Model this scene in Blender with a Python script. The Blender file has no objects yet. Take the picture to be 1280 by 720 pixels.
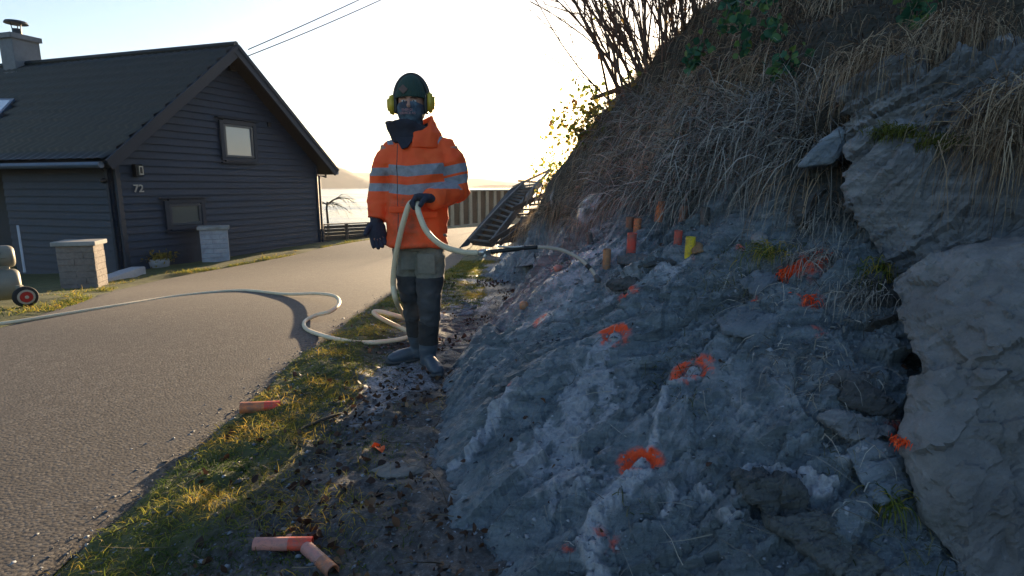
import bpy, bmesh, math, random
import numpy as np
from mathutils import Vector, Matrix
R = math.radians
random.seed(7)
RNG = np.random.default_rng(11)
SC = bpy.context.scene
COL = SC.collection

# ------------------------------------------------------------------ camera
F = 700.0
PITCH = R(10.3)
CAMZ = 1.22
cam = bpy.data.cameras.new('camera')
cam.sensor_width = 36.0
cam.lens = 36.0 * F / 1280.0
cam.clip_start = 0.05
cam.clip_end = 30000
camo = bpy.data.objects.new('camera', cam)
camo.location = (0, 0, CAMZ)
camo.rotation_euler = (R(90) - PITCH, 0, 0)
COL.objects.link(camo)
SC.camera = camo

# ------------------------------------------------------------------ sky, sun, exposure
SUN_AZ = R(9.0)      # to the right of straight ahead
SUN_EL = R(7.0)
world = bpy.data.worlds.new('World')
SC.world = world
world.use_nodes = True
wn = world.node_tree.nodes; wl = world.node_tree.links
bg = wn['Background']
sky = wn.new('ShaderNodeTexSky')
sky.sky_type = 'NISHITA'
sky.sun_disc = False
sky.sun_elevation = SUN_EL
sky.sun_rotation = SUN_AZ
sky.air_density = 1.0
sky.dust_density = 1.0
sky.ozone_density = 2.0
wb = wn.new('ShaderNodeMix'); wb.data_type = 'RGBA'; wb.blend_type = 'MULTIPLY'; wb.inputs[0].default_value = 1.0
wb.inputs[7].default_value = (.95, .97, 1.06, 1)      # the camera's cooler white balance
wl.new(sky.outputs[0], wb.inputs[6]); wl.new(wb.outputs[2], bg.inputs[0])
bg.inputs[1].default_value = 0.08
sl = bpy.data.lights.new('sun', 'SUN')
sl.energy = 5.0
sl.angle = R(0.6)
sl.color = (1.0, 0.74, 0.45)
slo = bpy.data.objects.new('sun', sl)
sd = Vector((math.sin(SUN_AZ) * math.cos(SUN_EL), math.cos(SUN_AZ) * math.cos(SUN_EL), math.sin(SUN_EL)))
slo.rotation_euler = sd.to_track_quat('Z', 'Y').to_euler()
slo.location = (3, 20, 8)
COL.objects.link(slo)
SC.view_settings.view_transform = 'Standard'
SC.view_settings.look = 'None'
SC.view_settings.exposure = 1.95
SC.view_settings.gamma = 1.0
SC.view_settings.use_curve_mapping = False
SC.cycles.volume_bounces = 1
SC.cycles.max_bounces = 6
SC.cycles.sample_clamp_indirect = 4.0

# ------------------------------------------------------------------ ray helpers (measuring the photograph)
FW = np.array([0, math.cos(PITCH), -math.sin(PITCH)])
UP = np.array([0, math.sin(PITCH), math.cos(PITCH)])
RT = np.array([1.0, 0, 0])
CAM = np.array([0, 0, CAMZ])
def ray(px, py): return FW + RT * ((px - 640) / F) + UP * ((360 - py) / F)
def P(px, py, t): return CAM + ray(px, py) * t
def PY(px, py, Y):
    d = ray(px, py); return CAM + d * (Y / d[1])
def PX(px, py, X):
    d = ray(px, py); return CAM + d * (X / d[0])

def sstep(x, a, b):
    t = np.clip((x - a) / (b - a), 0, 1); return t * t * (3 - 2 * t)

# ------------------------------------------------------------------ noise
def _h(ix, iy, iz, s=0):
    n = (ix.astype(np.int64) * 374761393 + iy.astype(np.int64) * 668265263 + iz.astype(np.int64) * 2147483647 + s * 974634777) & 0xFFFFFFFF
    n = ((n ^ (n >> 13)) * 1274126177) & 0xFFFFFFFF
    n = ((n ^ (n >> 15)) * 2246822519) & 0xFFFFFFFF
    n = n ^ (n >> 16)
    return (n & 0xFFFFFF) / float(0xFFFFFF)
def vnoise(p, s=0):
    i = np.floor(p); f = p - i; u = f * f * f * (f * (f * 6 - 15) + 10)
    i = i.astype(np.int64); r = 0
    for dx in (0, 1):
        wx = u[:, 0] if dx else 1 - u[:, 0]
        for dy in (0, 1):
            wy = u[:, 1] if dy else 1 - u[:, 1]
            for dz in (0, 1):
                wz = u[:, 2] if dz else 1 - u[:, 2]
                r = r + wx * wy * wz * _h(i[:, 0] + dx, i[:, 1] + dy, i[:, 2] + dz, s)
    return r * 2 - 1
def fbm(p, fr, oc=4, s=0, gain=.5):
    a = 1.0; r = 0; t = 0
    for k in range(oc):
        r = r + a * vnoise(p * fr + 17.3 * k, s + k); t += a; a *= gain; fr *= 2.03
    return r / t
def facets(p, fr, s=0, tilt=1.0):
    """broken-rock facets: every cell gets its own height and its own tilted plane"""
    q = p * fr; i = np.floor(q).astype(np.int64)
    best = np.full(len(p), 1e9); val = np.zeros(len(p)); edge = np.full(len(p), 1e9)
    for dx in (-1, 0, 1):
        for dy in (-1, 0, 1):
            for dz in (-1, 0, 1):
                cx, cy, cz = i[:, 0] + dx, i[:, 1] + dy, i[:, 2] + dz
                o = np.stack([cx + _h(cx, cy, cz, s + 1), cy + _h(cx, cy, cz, s + 2), cz + _h(cx, cy, cz, s + 3)], 1)
                d = q - o; d2 = (d * d).sum(1)
                v = (_h(cx, cy, cz, s + 4) - .5) + tilt * (d[:, 0] * (_h(cx, cy, cz, s + 5) - .5) + d[:, 1] * (_h(cx, cy, cz, s + 6) - .5) + d[:, 2] * (_h(cx, cy, cz, s + 7) - .5)) * 2
                m = d2 < best
                val = np.where(m, v, val); best = np.where(m, d2, best)
    return val

# ------------------------------------------------------------------ object helpers
def tag(o, label=None, cat=None, group=None, kind=None):
    if label: o['label'] = label
    if cat: o['category'] = cat
    if group: o['group'] = group
    if kind: o['kind'] = kind
    return o
def thing(name, label, cat, loc=(0, 0, 0), group=None, rotz=0):
    o = bpy.data.objects.new(name, None); o.location = loc; o.rotation_euler = (0, 0, rotz)
    o.empty_display_size = .1
    COL.objects.link(o); return tag(o, label, cat, group)
def link(name, me, mats, parent=None, smooth=False):
    o = bpy.data.objects.new(name, me); COL.objects.link(o)
    for m in (mats if isinstance(mats, (list, tuple)) else [mats]): me.materials.append(m)
    if parent is not None:
        o.parent = parent
        if o.parent.type == 'EMPTY' or True:
            # geometry is written in world coordinates; cancel the parent's placement
            loc = world_matrix(parent)
            o.matrix_parent_inverse = loc.inverted()
    if smooth: me.polygons.foreach_set('use_smooth', [True] * len(me.polygons))
    return o
def world_matrix(o):
    m = Matrix.LocRotScale(o.location, o.rotation_euler, o.scale)
    return (world_matrix(o.parent) @ o.matrix_parent_inverse @ m) if o.parent else m
def npmesh(name, V, Q=None, T=None):
    """mesh from numpy verts + quads and/or tris"""
    me = bpy.data.meshes.new(name)
    V = np.asarray(V, dtype=np.float32)
    nq = 0 if Q is None else len(Q); nt = 0 if T is None else len(T)
    me.vertices.add(len(V)); me.vertices.foreach_set('co', V.ravel())
    loops = []
    if nq: loops.append(np.asarray(Q, dtype=np.int32).ravel())
    if nt: loops.append(np.asarray(T, dtype=np.int32).ravel())
    L = np.concatenate(loops)
    me.loops.add(len(L)); me.loops.foreach_set('vertex_index', L)
    me.polygons.add(nq + nt)
    st = np.concatenate([np.arange(nq) * 4, nq * 4 + np.arange(nt) * 3]).astype(np.int32)
    me.polygons.foreach_set('loop_start', st)
    me.update(calc_edges=True); me.validate()
    return me
def setattr_f(me, name, arr):
    a = me.attributes.new(name, 'FLOAT', 'POINT'); a.data.foreach_set('value', np.asarray(arr, dtype=np.float32))

class MB:
    """collects simple shapes and links them as one mesh object"""
    def __init__(s): s.bm = bmesh.new()
    def box(s, c, size, rot=None, bev=0.0, taper=1.0):
        r = bmesh.ops.create_cube(s.bm, size=1.0); vs = r['verts']
        M = Matrix.Translation(Vector(c)) @ (rot.to_4x4() if rot is not None else Matrix.Identity(4))
        for v in vs:
            co = Vector((v.co.x * size[0], v.co.y * size[1], v.co.z * size[2]))
            if taper != 1.0 and v.co.z > 0: co.x *= taper; co.y *= taper
            v.co = M @ co
        if bev > 0:
            es = list({e for v in vs for e in v.link_edges})
            bmesh.ops.bevel(s.bm, geom=es, offset=bev, segments=2, profile=.6, affect='EDGES')
        return s
    def bar(s, a, b, w, h, bev=0.0, up=(0, 0, 1)):
        a, b = Vector(a), Vector(b); d = b - a
        y = d.normalized(); x = y.cross(Vector(up))
        if x.length < 1e-4: x = y.cross(Vector((1, 0, 0)))
        x.normalize(); z = x.cross(y)
        return s.box((a + b) / 2, (w, d.length, h), Matrix((x, y, z)).transposed(), bev)
    def tube(s, pts, rad, seg=8, cap=True, flat=1.0, upv=None):
        pts = [Vector(p) for p in pts]; n = len(pts)
        rr = list(rad) if isinstance(rad, (list, tuple, np.ndarray)) else [rad] * n
        prev = None; rings = []
        for i in range(n):
            t = (pts[min(i + 1, n - 1)] - pts[max(i - 1, 0)])
            t = t.normalized() if t.length > 1e-9 else Vector((0, 0, 1))
            if prev is None:
                u = Vector(upv) if upv is not None else Vector((0, 0, 1))
                x = t.cross(u)
                if x.length < 1e-3: x = t.cross(Vector((1, 0, 0)))
            else: x = prev - t * prev.dot(t)
            if x.length < 1e-6: x = t.orthogonal()
            x.normalize(); prev = x; y = t.cross(x)
            r = rr[i]; ra, rb = (r if isinstance(r, (tuple, list)) else (r, r * flat))
            rings.append([s.bm.verts.new(pts[i] + x * ra * math.cos(2 * math.pi * k / seg) + y * rb * math.sin(2 * math.pi * k / seg)) for k in range(seg)])
        for i in range(n - 1):
            for k in range(seg):
                s.bm.faces.new((rings[i][k], rings[i][(k + 1) % seg], rings[i + 1][(k + 1) % seg], rings[i + 1][k]))
        if cap:
            s.bm.faces.new(rings[0][::-1]); s.bm.faces.new(rings[-1])
        return s
    def poly(s, pts):
        s.bm.faces.new([s.bm.verts.new(Vector(p)) for p in pts]); return s
    def prism(s, pts, off):
        off = Vector(off); a = [s.bm.verts.new(Vector(p)) for p in pts]; b = [s.bm.verts.new(Vector(p) + off) for p in pts]
        n = len(a); s.bm.faces.new(a); s.bm.faces.new(b[::-1])
        for i in range(n): s.bm.faces.new((a[i], b[i], b[(i + 1) % n], a[(i + 1) % n]))
        return s
    def ball(s, c, r, sc=(1, 1, 1), seg=16, rot=None):
        q = bmesh.ops.create_uvsphere(s.bm, u_segments=seg, v_segments=max(6, seg // 2), radius=r)
        M = Matrix.Translation(Vector(c)) @ (rot.to_4x4() if rot is not None else Matrix.Identity(4)) @ Matrix.Diagonal((*sc, 1))
        for v in q['verts']: v.co = M @ v.co
        return s
    def mesh(s, name):
        bmesh.ops.recalc_face_normals(s.bm, faces=s.bm.faces)
        me = bpy.data.meshes.new(name); s.bm.to_mesh(me); s.bm.free(); return me
    def build(s, name, mats, parent=None, smooth=False):
        return link(name, s.mesh(name), mats, parent, smooth)

def remesh(me, voxel, smooth=2, extra=None):
    """fuse overlapping closed shapes into one continuous surface"""
    o = bpy.data.objects.new('tmp', me); COL.objects.link(o)
    m = o.modifiers.new('r', 'REMESH'); m.mode = 'VOXEL'; m.voxel_size = voxel; m.adaptivity = 0
    if smooth:
        sm = o.modifiers.new('s', 'SMOOTH'); sm.iterations = smooth; sm.factor = .5
    dg = bpy.context.evaluated_depsgraph_get()
    out = bpy.data.meshes.new_from_object(o.evaluated_get(dg), depsgraph=dg)
    bpy.data.objects.remove(o); out.materials.clear()
    return out
def getco(me):
    a = np.empty(len(me.vertices) * 3, dtype=np.float32); me.vertices.foreach_get('co', a); return a.reshape(-1, 3).astype(float)
def getno(me):
    a = np.empty(len(me.vertices) * 3, dtype=np.float32); me.vertex_normals.foreach_get('vector', a); return a.reshape(-1, 3).astype(float)
def setco(me, V):
    me.vertices.foreach_set('co', np.asarray(V, dtype=np.float32).ravel()); me.update()
def allsmooth(me): me.polygons.foreach_set('use_smooth', [True] * len(me.polygons)); return me

def spline(pts, n):
    """Catmull-Rom through the points"""
    p = np.array(pts, float); p = np.vstack([2 * p[0] - p[1], p, 2 * p[-1] - p[-2]])
    out = []
    for i in range(1, len(p) - 2):
        for k in range(n):
            t = k / n
            out.append(.5 * ((2 * p[i]) + (-p[i - 1] + p[i + 1]) * t + (2 * p[i - 1] - 5 * p[i] + 4 * p[i + 1] - p[i + 2]) * t * t + (-p[i - 1] + 3 * p[i] - 3 * p[i + 1] + p[i + 2]) * t ** 3))
    out.append(p[-2]); return np.array(out)

# ------------------------------------------------------------------ materials
def newmat(name):
    m = bpy.data.materials.new(name); m.use_nodes = True
    nt = m.node_tree; b = nt.nodes['Principled BSDF']; return m, nt, b
def nd(nt, typ, **kw):
    n = nt.nodes.new(typ)
    for k, v in kw.items(): setattr(n, k, v)
    return n
def rampn(nt, fac, stops, interp='LINEAR'):
    r = nd(nt, 'ShaderNodeValToRGB'); r.color_ramp.interpolation = interp
    e = r.color_ramp.elements
    while len(e) < len(stops): e.new(.5)
    for k, (p, c) in enumerate(stops): e[k].position = p; e[k].color = (*c, 1) if len(c) == 3 else c
    nt.links.new(fac, r.inputs[0]); return r.outputs[0]
def noisen(nt, scale, detail=5, rough=.6, vec=None, dist=0):
    n = nd(nt, 'ShaderNodeTexNoise'); n.inputs['Scale'].default_value = scale; n.inputs['Detail'].default_value = detail
    n.inputs['Roughness'].default_value = rough; n.inputs['Distortion'].default_value = dist
    if vec is not None: nt.links.new(vec, n.inputs['Vector'])
    return n.outputs['Fac']
def mixc(nt, fac, a, b, mode='MIX'):
    m = nd(nt, 'ShaderNodeMix', data_type='RGBA', blend_type=mode)
    for sock, v in ((m.inputs[0], fac), (m.inputs[6], a), (m.inputs[7], b)):
        if isinstance(v, (int, float)): sock.default_value = v
        elif isinstance(v, (tuple, list)): sock.default_value = (*v, 1) if len(v) == 3 else v
        else: nt.links.new(v, sock)
    return m.outputs[2]
def mathn(nt, op, a, b=0.0, c=None, clamp=False):
    m = nd(nt, 'ShaderNodeMath', operation=op, use_clamp=clamp)
    for s, v in zip(m.inputs, (a, b, c)):
        if v is None: continue
        if isinstance(v, (int, float)): s.default_value = v
        else: nt.links.new(v, s)
    return m.outputs[0]
def attrn(nt, name, out='Fac'):
    a = nd(nt, 'ShaderNodeAttribute', attribute_name=name); return a.outputs[out]
def bumpn(nt, b, h, strength=.5, dist=.01):
    n = nd(nt, 'ShaderNodeBump'); n.inputs['Strength'].default_value = strength; n.inputs['Distance'].default_value = dist
    nt.links.new(h, n.inputs['Height']); nt.links.new(n.outputs[0], b.inputs['Normal']); return n
def geopos(nt): return nd(nt, 'ShaderNodeNewGeometry').outputs['Position']
def simple(name, c1, c2=None, scale=20, rough=.7, bump=.3, bd=.005, metal=0, spec=None, detail=6):
    m, nt, b = newmat(name); c2 = c2 or tuple(x * .7 for x in c1)
    pos = nd(nt, 'ShaderNodeTexCoord').outputs['Object']
    n = noisen(nt, scale, detail, .65, pos); n2 = noisen(nt, scale * .17, 3, .5, pos)
    f = mathn(nt, 'ADD', mathn(nt, 'MULTIPLY', n, .6), mathn(nt, 'MULTIPLY', n2, .4))
    nt.links.new(rampn(nt, f, [(.35, c2), (.65, c1)]), b.inputs['Base Color'])
    b.inputs['Roughness'].default_value = rough; b.inputs['Metallic'].default_value = metal
    if spec is not None: b.inputs['Specular IOR Level'].default_value = spec
    if bump: bumpn(nt, b, n, bump, bd)
    return m
def varmat(name, stops, rough=.8, trans=0.0, attr='cv'):
    """blades, leaves and twigs: colour picked by a per-piece random value; thin ones let light through"""
    m, nt, b = newmat(name)
    c = rampn(nt, attrn(nt, attr), stops)
    nt.links.new(c, b.inputs['Base Color']); b.inputs['Roughness'].default_value = rough
    b.inputs['Specular IOR Level'].default_value = .25
    if trans:
        out = nt.nodes['Material Output']; t = nd(nt, 'ShaderNodeBsdfTranslucent'); nt.links.new(c, t.inputs[0])
        mx = nd(nt, 'ShaderNodeMixShader'); mx.inputs[0].default_value = trans
        nt.links.new(b.outputs[0], mx.inputs[1]); nt.links.new(t.outputs[0], mx.inputs[2]); nt.links.new(mx.outputs[0], out.inputs[0])
    return m
# ------------------------------------------------------------------ the lie of the land
def G(X, Y):
    X = np.asarray(X, float); Y = np.asarray(Y, float)
    g = -.055 * np.maximum(0, -X - 2.5) * sstep(Y, 4.5, 9) - .25 * sstep(Y, 4.5, 12)
    g = np.where(X < -12, g + .0 , g)
    return g - .25 * sstep(Y, 14, 26) - .75 * sstep(Y, 23, 35) - 9 * sstep(Y, 37, 46)
def GP(px, py, dz=0.0):
    d = ray(px, py); t = 3.0
    for _ in range(60):
        p = CAM + d * t; z = float(G(p[0], p[1])) + dz
        t = t + (z - p[2]) / d[2] * .7
        t = min(max(t, .5), 60)
    p = CAM + d * t; return p

# control points of the cut bank
ctl = []
def gnd(px, py, dz=-.04): p = GP(px, py); ctl.append((p[0], p[1], p[2] + dz))
for q in [(548, 720), (528, 640), (524, 570), (548, 490), (612, 415), (655, 360), (668, 325)]: gnd(*q)
for q in [(642, 495, 2.75), (770, 422, 2.75), (865, 465, 2.35), (801, 585, 2.0), (675, 400, 3.4), (697, 335, 4.1), (758, 331, 3.35),
          (789, 312, 3.45), (862, 315, 3.1), (824, 267, 3.7), (880, 280, 3.4), (735, 300, 4.3), (705, 285, 5.6), (665, 312, 7.2), (680, 285, 9.5),
          (1005, 330, 2.65), (1010, 370, 2.45), (1100, 450, 2.12), (1135, 548, 1.84), (1135, 470, 1.98), (1118, 400, 2.2), (1150, 610, 1.74), (1000, 600, 1.75), (940, 640, 1.68), (900, 720, 1.55),
          (1100, 720, 1.5), (750, 660, 1.75), (930, 300, 2.95), (700, 560, 2.2), (1280, 720, 1.75), (1280, 400, 2.6), (1200, 250, 2.9),
          (860, 200, 3.95), (960, 200, 3.35), (1040, 150, 3.1), (900, 100, 4.3), (1000, 60, 3.8), (800, 200, 4.9), (752, 200, 6.0),
          (738, 170, 7.0), (718, 240, 8.5), (785, 125, 6.0), (870, 35, 5.3), (1000, -40, 4.6), (1200, 0, 3.5), (1280, -80, 3.6)]:
    p = P(*q); ctl.append(tuple(p))
for q in [(.35, 11.5, -.1), (.5, 13, -.2), (1.25, 10.5, .95), (1.6, 12, .8), (1.5, 14.5, .8), (.2, 16, -.1),
          (2.4, 8.5, 1.7), (3, 7, 2.6), (3.2, 5.5, 3.3), (4, 3.5, 4.2), (5, 1.5, 4.2), (5, 8, 3.0), (5, 12, 1.8), (5, 16, 1.2), (2.2, .2, 1.2), (1, .2, .15), (3.5, .2, 2.6), (8, 8, 3.2), (8, 0, 4.6), (8, 16, 1.8),
          (-.9, 1, -.5), (-1.2, 2, -.6), (-1.3, 3, -.6), (-1.2, 4.5, -.6), (-1.2, 6, -.6), (-1, 8, -.7), (-.8, 11, -.7), (-.8, 16, -.9), (.1, .4, -.15)]: ctl.append(q)
ctl = np.array(ctl)
def _tps(r2): return np.where(r2 > 1e-12, .5 * r2 * np.log(np.maximum(r2, 1e-12)), 0)
_n = len(ctl); _A = ctl[:, :2]
_K = _tps(((_A[:, None] - _A[None]) ** 2).sum(-1)) + np.eye(_n) * .012
_Pm = np.hstack([np.ones((_n, 1)), _A])
_M = np.zeros((_n + 3, _n + 3)); _M[:_n, :_n] = _K; _M[:_n, _n:] = _Pm; _M[_n:, :_n] = _Pm.T
_w = np.linalg.solve(_M, np.concatenate([ctl[:, 2], np.zeros(3)]))
def BANK(X, Y):
    X = np.asarray(X, float); Y = np.asarray(Y, float); sh = X.shape
    x = X.ravel(); y = Y.ravel(); z = _w[_n] + _w[_n + 1] * x + _w[_n + 2] * y
    for i in range(_n): z = z + _w[i] * _tps((x - _A[i, 0]) ** 2 + (y - _A[i, 1]) ** 2)
    return z.reshape(sh)
def axis(a, b, step, lo, hi, g=1.09):
    c = list(np.arange(a, b + 1e-9, step)); s = step
    while c[-1] < hi: s *= g; c.append(c[-1] + s)
    s = step; l = []
    x = a
    while x > lo: s *= g; x -= s; l.append(x)
    return np.array(l[::-1] + c)
def grid_faces(nx, ny):
    i = np.arange(nx - 1)[None, :] + np.arange(ny - 1)[:, None] * nx
    i = i.ravel(); return np.stack([i, i + 1, i + 1 + nx, i + nx], 1)

bx_ = axis(-.75, 2.1, .0085, -.9, 9.5, 1.05)
by_ = axis(1.15, 4.3, .0095, .3, 17, 1.028)
BX, BY = np.meshgrid(bx_, by_); BZ = BANK(BX, BY)
# surface normals of the smooth bank
gy, gx = np.gradient(BZ, by_, bx_)
NV = np.stack([-gx, -gy, np.ones_like(gx)], -1); NV /= np.linalg.norm(NV, axis=-1, keepdims=True)
Bp = np.stack([BX, BY, BZ], -1).reshape(-1, 3); Bn = NV.reshape(-1, 3)

def bil(A, x, y):
    i = np.clip(np.searchsorted(bx_, x) - 1, 0, len(bx_) - 2); j = np.clip(np.searchsorted(by_, y) - 1, 0, len(by_) - 2)
    u = np.clip((x - bx_[i]) / (bx_[i + 1] - bx_[i]), 0, 1); v = np.clip((y - by_[j]) / (by_[j + 1] - by_[j]), 0, 1)
    if A.ndim == 3: u = np.asarray(u)[..., None]; v = np.asarray(v)[..., None]
    return A[j, i] * (1 - u) * (1 - v) + A[j, i + 1] * u * (1 - v) + A[j + 1, i] * (1 - u) * v + A[j + 1, i + 1] * u * v
SURF = BZ
def HB(px, py, sink=0.0):
    """where a sight line first meets the bank or the ground"""
    d = ray(px, py); t = .8
    while t < 40:
        p = CAM + d * t
        z = float(G(p[0], p[1]))
        if bx_[0] < p[0] < bx_[-1] and by_[0] < p[1] < by_[-1]: z = max(z, float(bil(SURF, p[0], p[1])))
        if p[2] <= z: break
        t += .01 if t < 6 else .03
    p = CAM + d * t; return p
def bnormal(p): return bil(NV, p[0], p[1])

def HBv(px, py):
    px = np.asarray(px, float); py = np.asarray(py, float)
    d = FW[None] + RT[None] * ((px - 640) / F)[:, None] + UP[None] * ((360 - py) / F)[:, None]; t = np.full(len(px), .8); live = np.ones(len(px), bool)
    for _ in range(900):
        p = CAM + d * t[:, None]; z = np.maximum(G(p[:, 0], p[:, 1]), bil(SURF, p[:, 0], p[:, 1])); live &= p[:, 2] > z
        if not live.any(): break
        t = np.where(live, t + .012, t)
    return CAM + d * t[:, None]

# ---- how the bank splits into bare rock below and soil with roots above
def soilmask(p):
    """0 on the blasted rock, 1 on the overgrown soil above it (by height over a line that climbs with the bank)"""
    line = 1.06 + .16 * np.sin(p[:, 1] * 2.1) + .25 * np.clip(p[:, 0] - 1.0, -1, 1) - .55 * sstep(p[:, 1], 5.5, 10)
    line = line + .12 * vnoise(p * 2.2, 3)
    return sstep(p[:, 2], line - .06, line + .12)
soil = soilmask(Bp)

# foliation direction of the schist
_a = np.array([.80, .45, .35]); _a /= np.linalg.norm(_a)      # along the bedding
_c = np.array([-.45, .35, .75]); _c -= _a * _c.dot(_a); _c /= np.linalg.norm(_c); _b = np.cross(_a, _c)
def bed(p, sa=.28, sb=.7, sc=2.2):
    return np.stack([p @ _a * (sa + .12), p @ _b * sb, p @ _c * sc], 1)
wp = Bp + .10 * np.stack([vnoise(Bp * 1.7, 31), vnoise(Bp * 1.7, 32), vnoise(Bp * 1.7, 33)], 1)
q = bed(wp)
rockd = .085 * fbm(Bp, 1.3, 3, 5) + .046 * facets(q, 2.4, 40, 1.2) + .024 * facets(q * np.array([1, 1, .7]) + 3.3, 7.5, 50, 1.3) + .007 * facets(q * np.array([.5, 1, 3.2]), 6, 56, 1.2) + .012 * facets(Bp, 9, 57, 1.2) \
    + .012 * (1 - np.abs(fbm(q, 8, 3, 60)) * 2.4) + .006 * facets(Bp, 34, 61, 1.1) + .0045 * fbm(Bp, 55, 3, 70)
gul = np.exp(-((fbm(bed(wp, .5, 1.4, .6), 1.6, 2, 77)) / .09) ** 2)      # gullies running down the slope
rockd -= .035 * gul
near = 1 - .45 * sstep(Bp[:, 2], .0, .25) * 0
soild = .12 * fbm(Bp, 1.6, 3, 80) + .05 * fbm(Bp, 5, 3, 84) + .02 * fbm(Bp, 16, 3, 88)
disp = rockd * (1 - soil) + (soild + .05) * soil
toe = sstep(Bp[:, 2] - G(Bp[:, 0], Bp[:, 1]), -.05, .18)
disp *= .35 + .65 * toe

# crusts of pale drill slurry, spray paint rings: coatings on the rock; pale glints are painted in with them
wet = np.zeros(len(Bp)); crust_glint = np.zeros(len(Bp)); paint = np.zeros(len(Bp)); worm = np.zeros(len(Bp))
def seg_dist(p, pts):
    best = np.full(len(p), 1e9)
    for a, b in zip(pts[:-1], pts[1:]):
        a, b = np.array(a), np.array(b); ab = b - a; t = np.clip(((p - a) @ ab) / max(ab @ ab, 1e-9), 0, 1)
        best = np.minimum(best, np.linalg.norm(p - (a + t[:, None] * ab), axis=1))
    return best
nz = fbm(Bp, 14, 3, 90); nz2 = fbm(Bp, 45, 2, 93)
def smear(pxs, w, h=.012, k=1.0):
    global crust_glint, worm
    pts = [HB(*q) for q in pxs]; d = seg_dist(Bp, pts) + (nz * .028 + nz2 * .014) * min(1, w / .03)
    m = 1 - sstep(d, w * .55, w); crust_glint = np.maximum(crust_glint, m * k); worm = np.maximum(worm, m * h)
smear([(640, 508), (628, 525), (608, 550)], .035, .016)
smear([(608, 550), (585, 578), (542, 605)], .022, .012)
smear([(868, 475), (835, 492), (828, 530)], .026, .016)
smear([(828, 530), (818, 560), (800, 585)], .018, .012)
smear([(800, 592), (790, 610), (760, 630), (742, 655)], .05, .022)
smear([(742, 655), (735, 680), (742, 715)], .042, .022)
smear([(760, 425), (745, 445), (722, 480)], .010, .008)
smear([(842, 610), (832, 635)], .028, .016); smear([(870, 600), (882, 612)], .025, .016)
smear([(945, 578), (985, 582), (1030, 600), (1045, 598)], .024, .018)
smear([(950, 590), (1000, 605), (1035, 612)], .018, .014)
smear([(1050, 575), (1090, 565), (1130, 562)], .030, .018)
smear([(905, 640), (935, 632)], .018, .012); smear([(925, 585), (935, 580)], .026, .016)
smear([(885, 395), (910, 385)], .014, .010); smear([(700, 250), (695, 275)], .05, .01, .8)
smear([(695, 600), (690, 640)], .02, .008, .6); smear([(840, 455), (860, 468)], .008, .006)
# the broad chalky patch in the middle of the slope
for pts, w in (([(735, 470), (722, 510), (705, 560), (712, 600)], .085), ([(690, 520), (680, 560), (672, 590)], .05), ([(760, 430), (748, 480), (755, 520)], .035), ([(715, 545), (738, 590)], .05)):
    d = seg_dist(Bp, [HB(*q) for q in pts]) + nz * .10 + nz2 * .03
    crust_glint = np.maximum(crust_glint, .75 * (1 - sstep(d, w * .75, w * 1.1)))
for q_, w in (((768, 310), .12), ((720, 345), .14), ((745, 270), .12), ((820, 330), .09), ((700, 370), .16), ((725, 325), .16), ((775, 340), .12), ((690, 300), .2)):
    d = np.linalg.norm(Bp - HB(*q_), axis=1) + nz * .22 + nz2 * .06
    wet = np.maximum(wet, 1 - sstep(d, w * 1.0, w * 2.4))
    crust_glint = np.maximum(crust_glint, .95 * (1 - sstep(d, w * .6, w * 1.6)) * sstep(fbm(bed(Bp), 14, 3, 97), -.35, .1))  # pale glints of sky sheen painted into the colour, broken along the bedding
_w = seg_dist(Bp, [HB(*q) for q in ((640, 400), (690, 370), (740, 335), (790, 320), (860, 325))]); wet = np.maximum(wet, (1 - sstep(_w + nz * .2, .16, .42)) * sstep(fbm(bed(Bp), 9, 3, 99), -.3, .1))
def ring(px, py, r, w, k=1.0, gap=None):
    global paint
    c = HB(px, py); v = Bp - c; d = np.linalg.norm(v, axis=1)
    m = np.exp(-((d - r) / w) ** 2) * k
    if gap is not None:
        a = np.arctan2(v[:, 1], v[:, 0]); m *= .35 + .65 * (np.cos(a - gap) < .5)
    m *= np.clip(.62 + nz * 2.0 + nz2 * 1.3, 0, 1); paint = np.maximum(paint, np.where(d < r + 3 * w, m, 0))
    return c
holes = []
for pxs in ([(690, 430), (640, 520)], [(730, 400), (690, 470)], [(850, 500), (860, 640)], [(900, 430), (930, 540)], [(960, 450), (1010, 560)], [(660, 410), (590, 500)], [(780, 450), (800, 540)]):
    d = seg_dist(Bp, [HB(*q) for q in pxs]) + nz * .05; crust_glint = np.maximum(crust_glint, .38 * (1 - sstep(d, .0, .06)) * sstep(nz2, -.5, .3))
for px, py, r, w, k, gap in ((866, 464, .072, .026, 1.1, None), (768, 421, .062, .024, 1.1, -1.2), (801, 583, .056, .022, 1.2, -1.6), (676, 400, .03, .022, .9, None),
                             (643, 495, .0, .03, 1.1, None), (697, 336, .0, .035, .9, None), (779, 356, .02, .03, .8, None), (744, 364, 0, .0, 0, None),
                             (757, 672, 0, .03, .8, None), (712, 682, 0, .018, .9, None), (638, 294, 0, .09, .8, None), (654, 317, 0, .05, .7, None),
                             (1010, 370, .0, .045, .9, None), (1137, 548, 0, .05, 1, None), (1020, 408, 0, .028, .6, None), (943, 370, 0, .018, .8, None), (790, 360, .0, .035, .5, None),
                             (1005, 332, 0, .07, 1, None), (925, 303, 0, .03, .5, None), (858, 312, 0, .03, .4, None), (788, 312, .0, .03, .5, None)):
    if k: c = ring(px, py, r, max(w, .001), k, gap)
    if (px, py) in ((866, 464), (768, 421), (801, 583)): holes.append((px, py))
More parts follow.
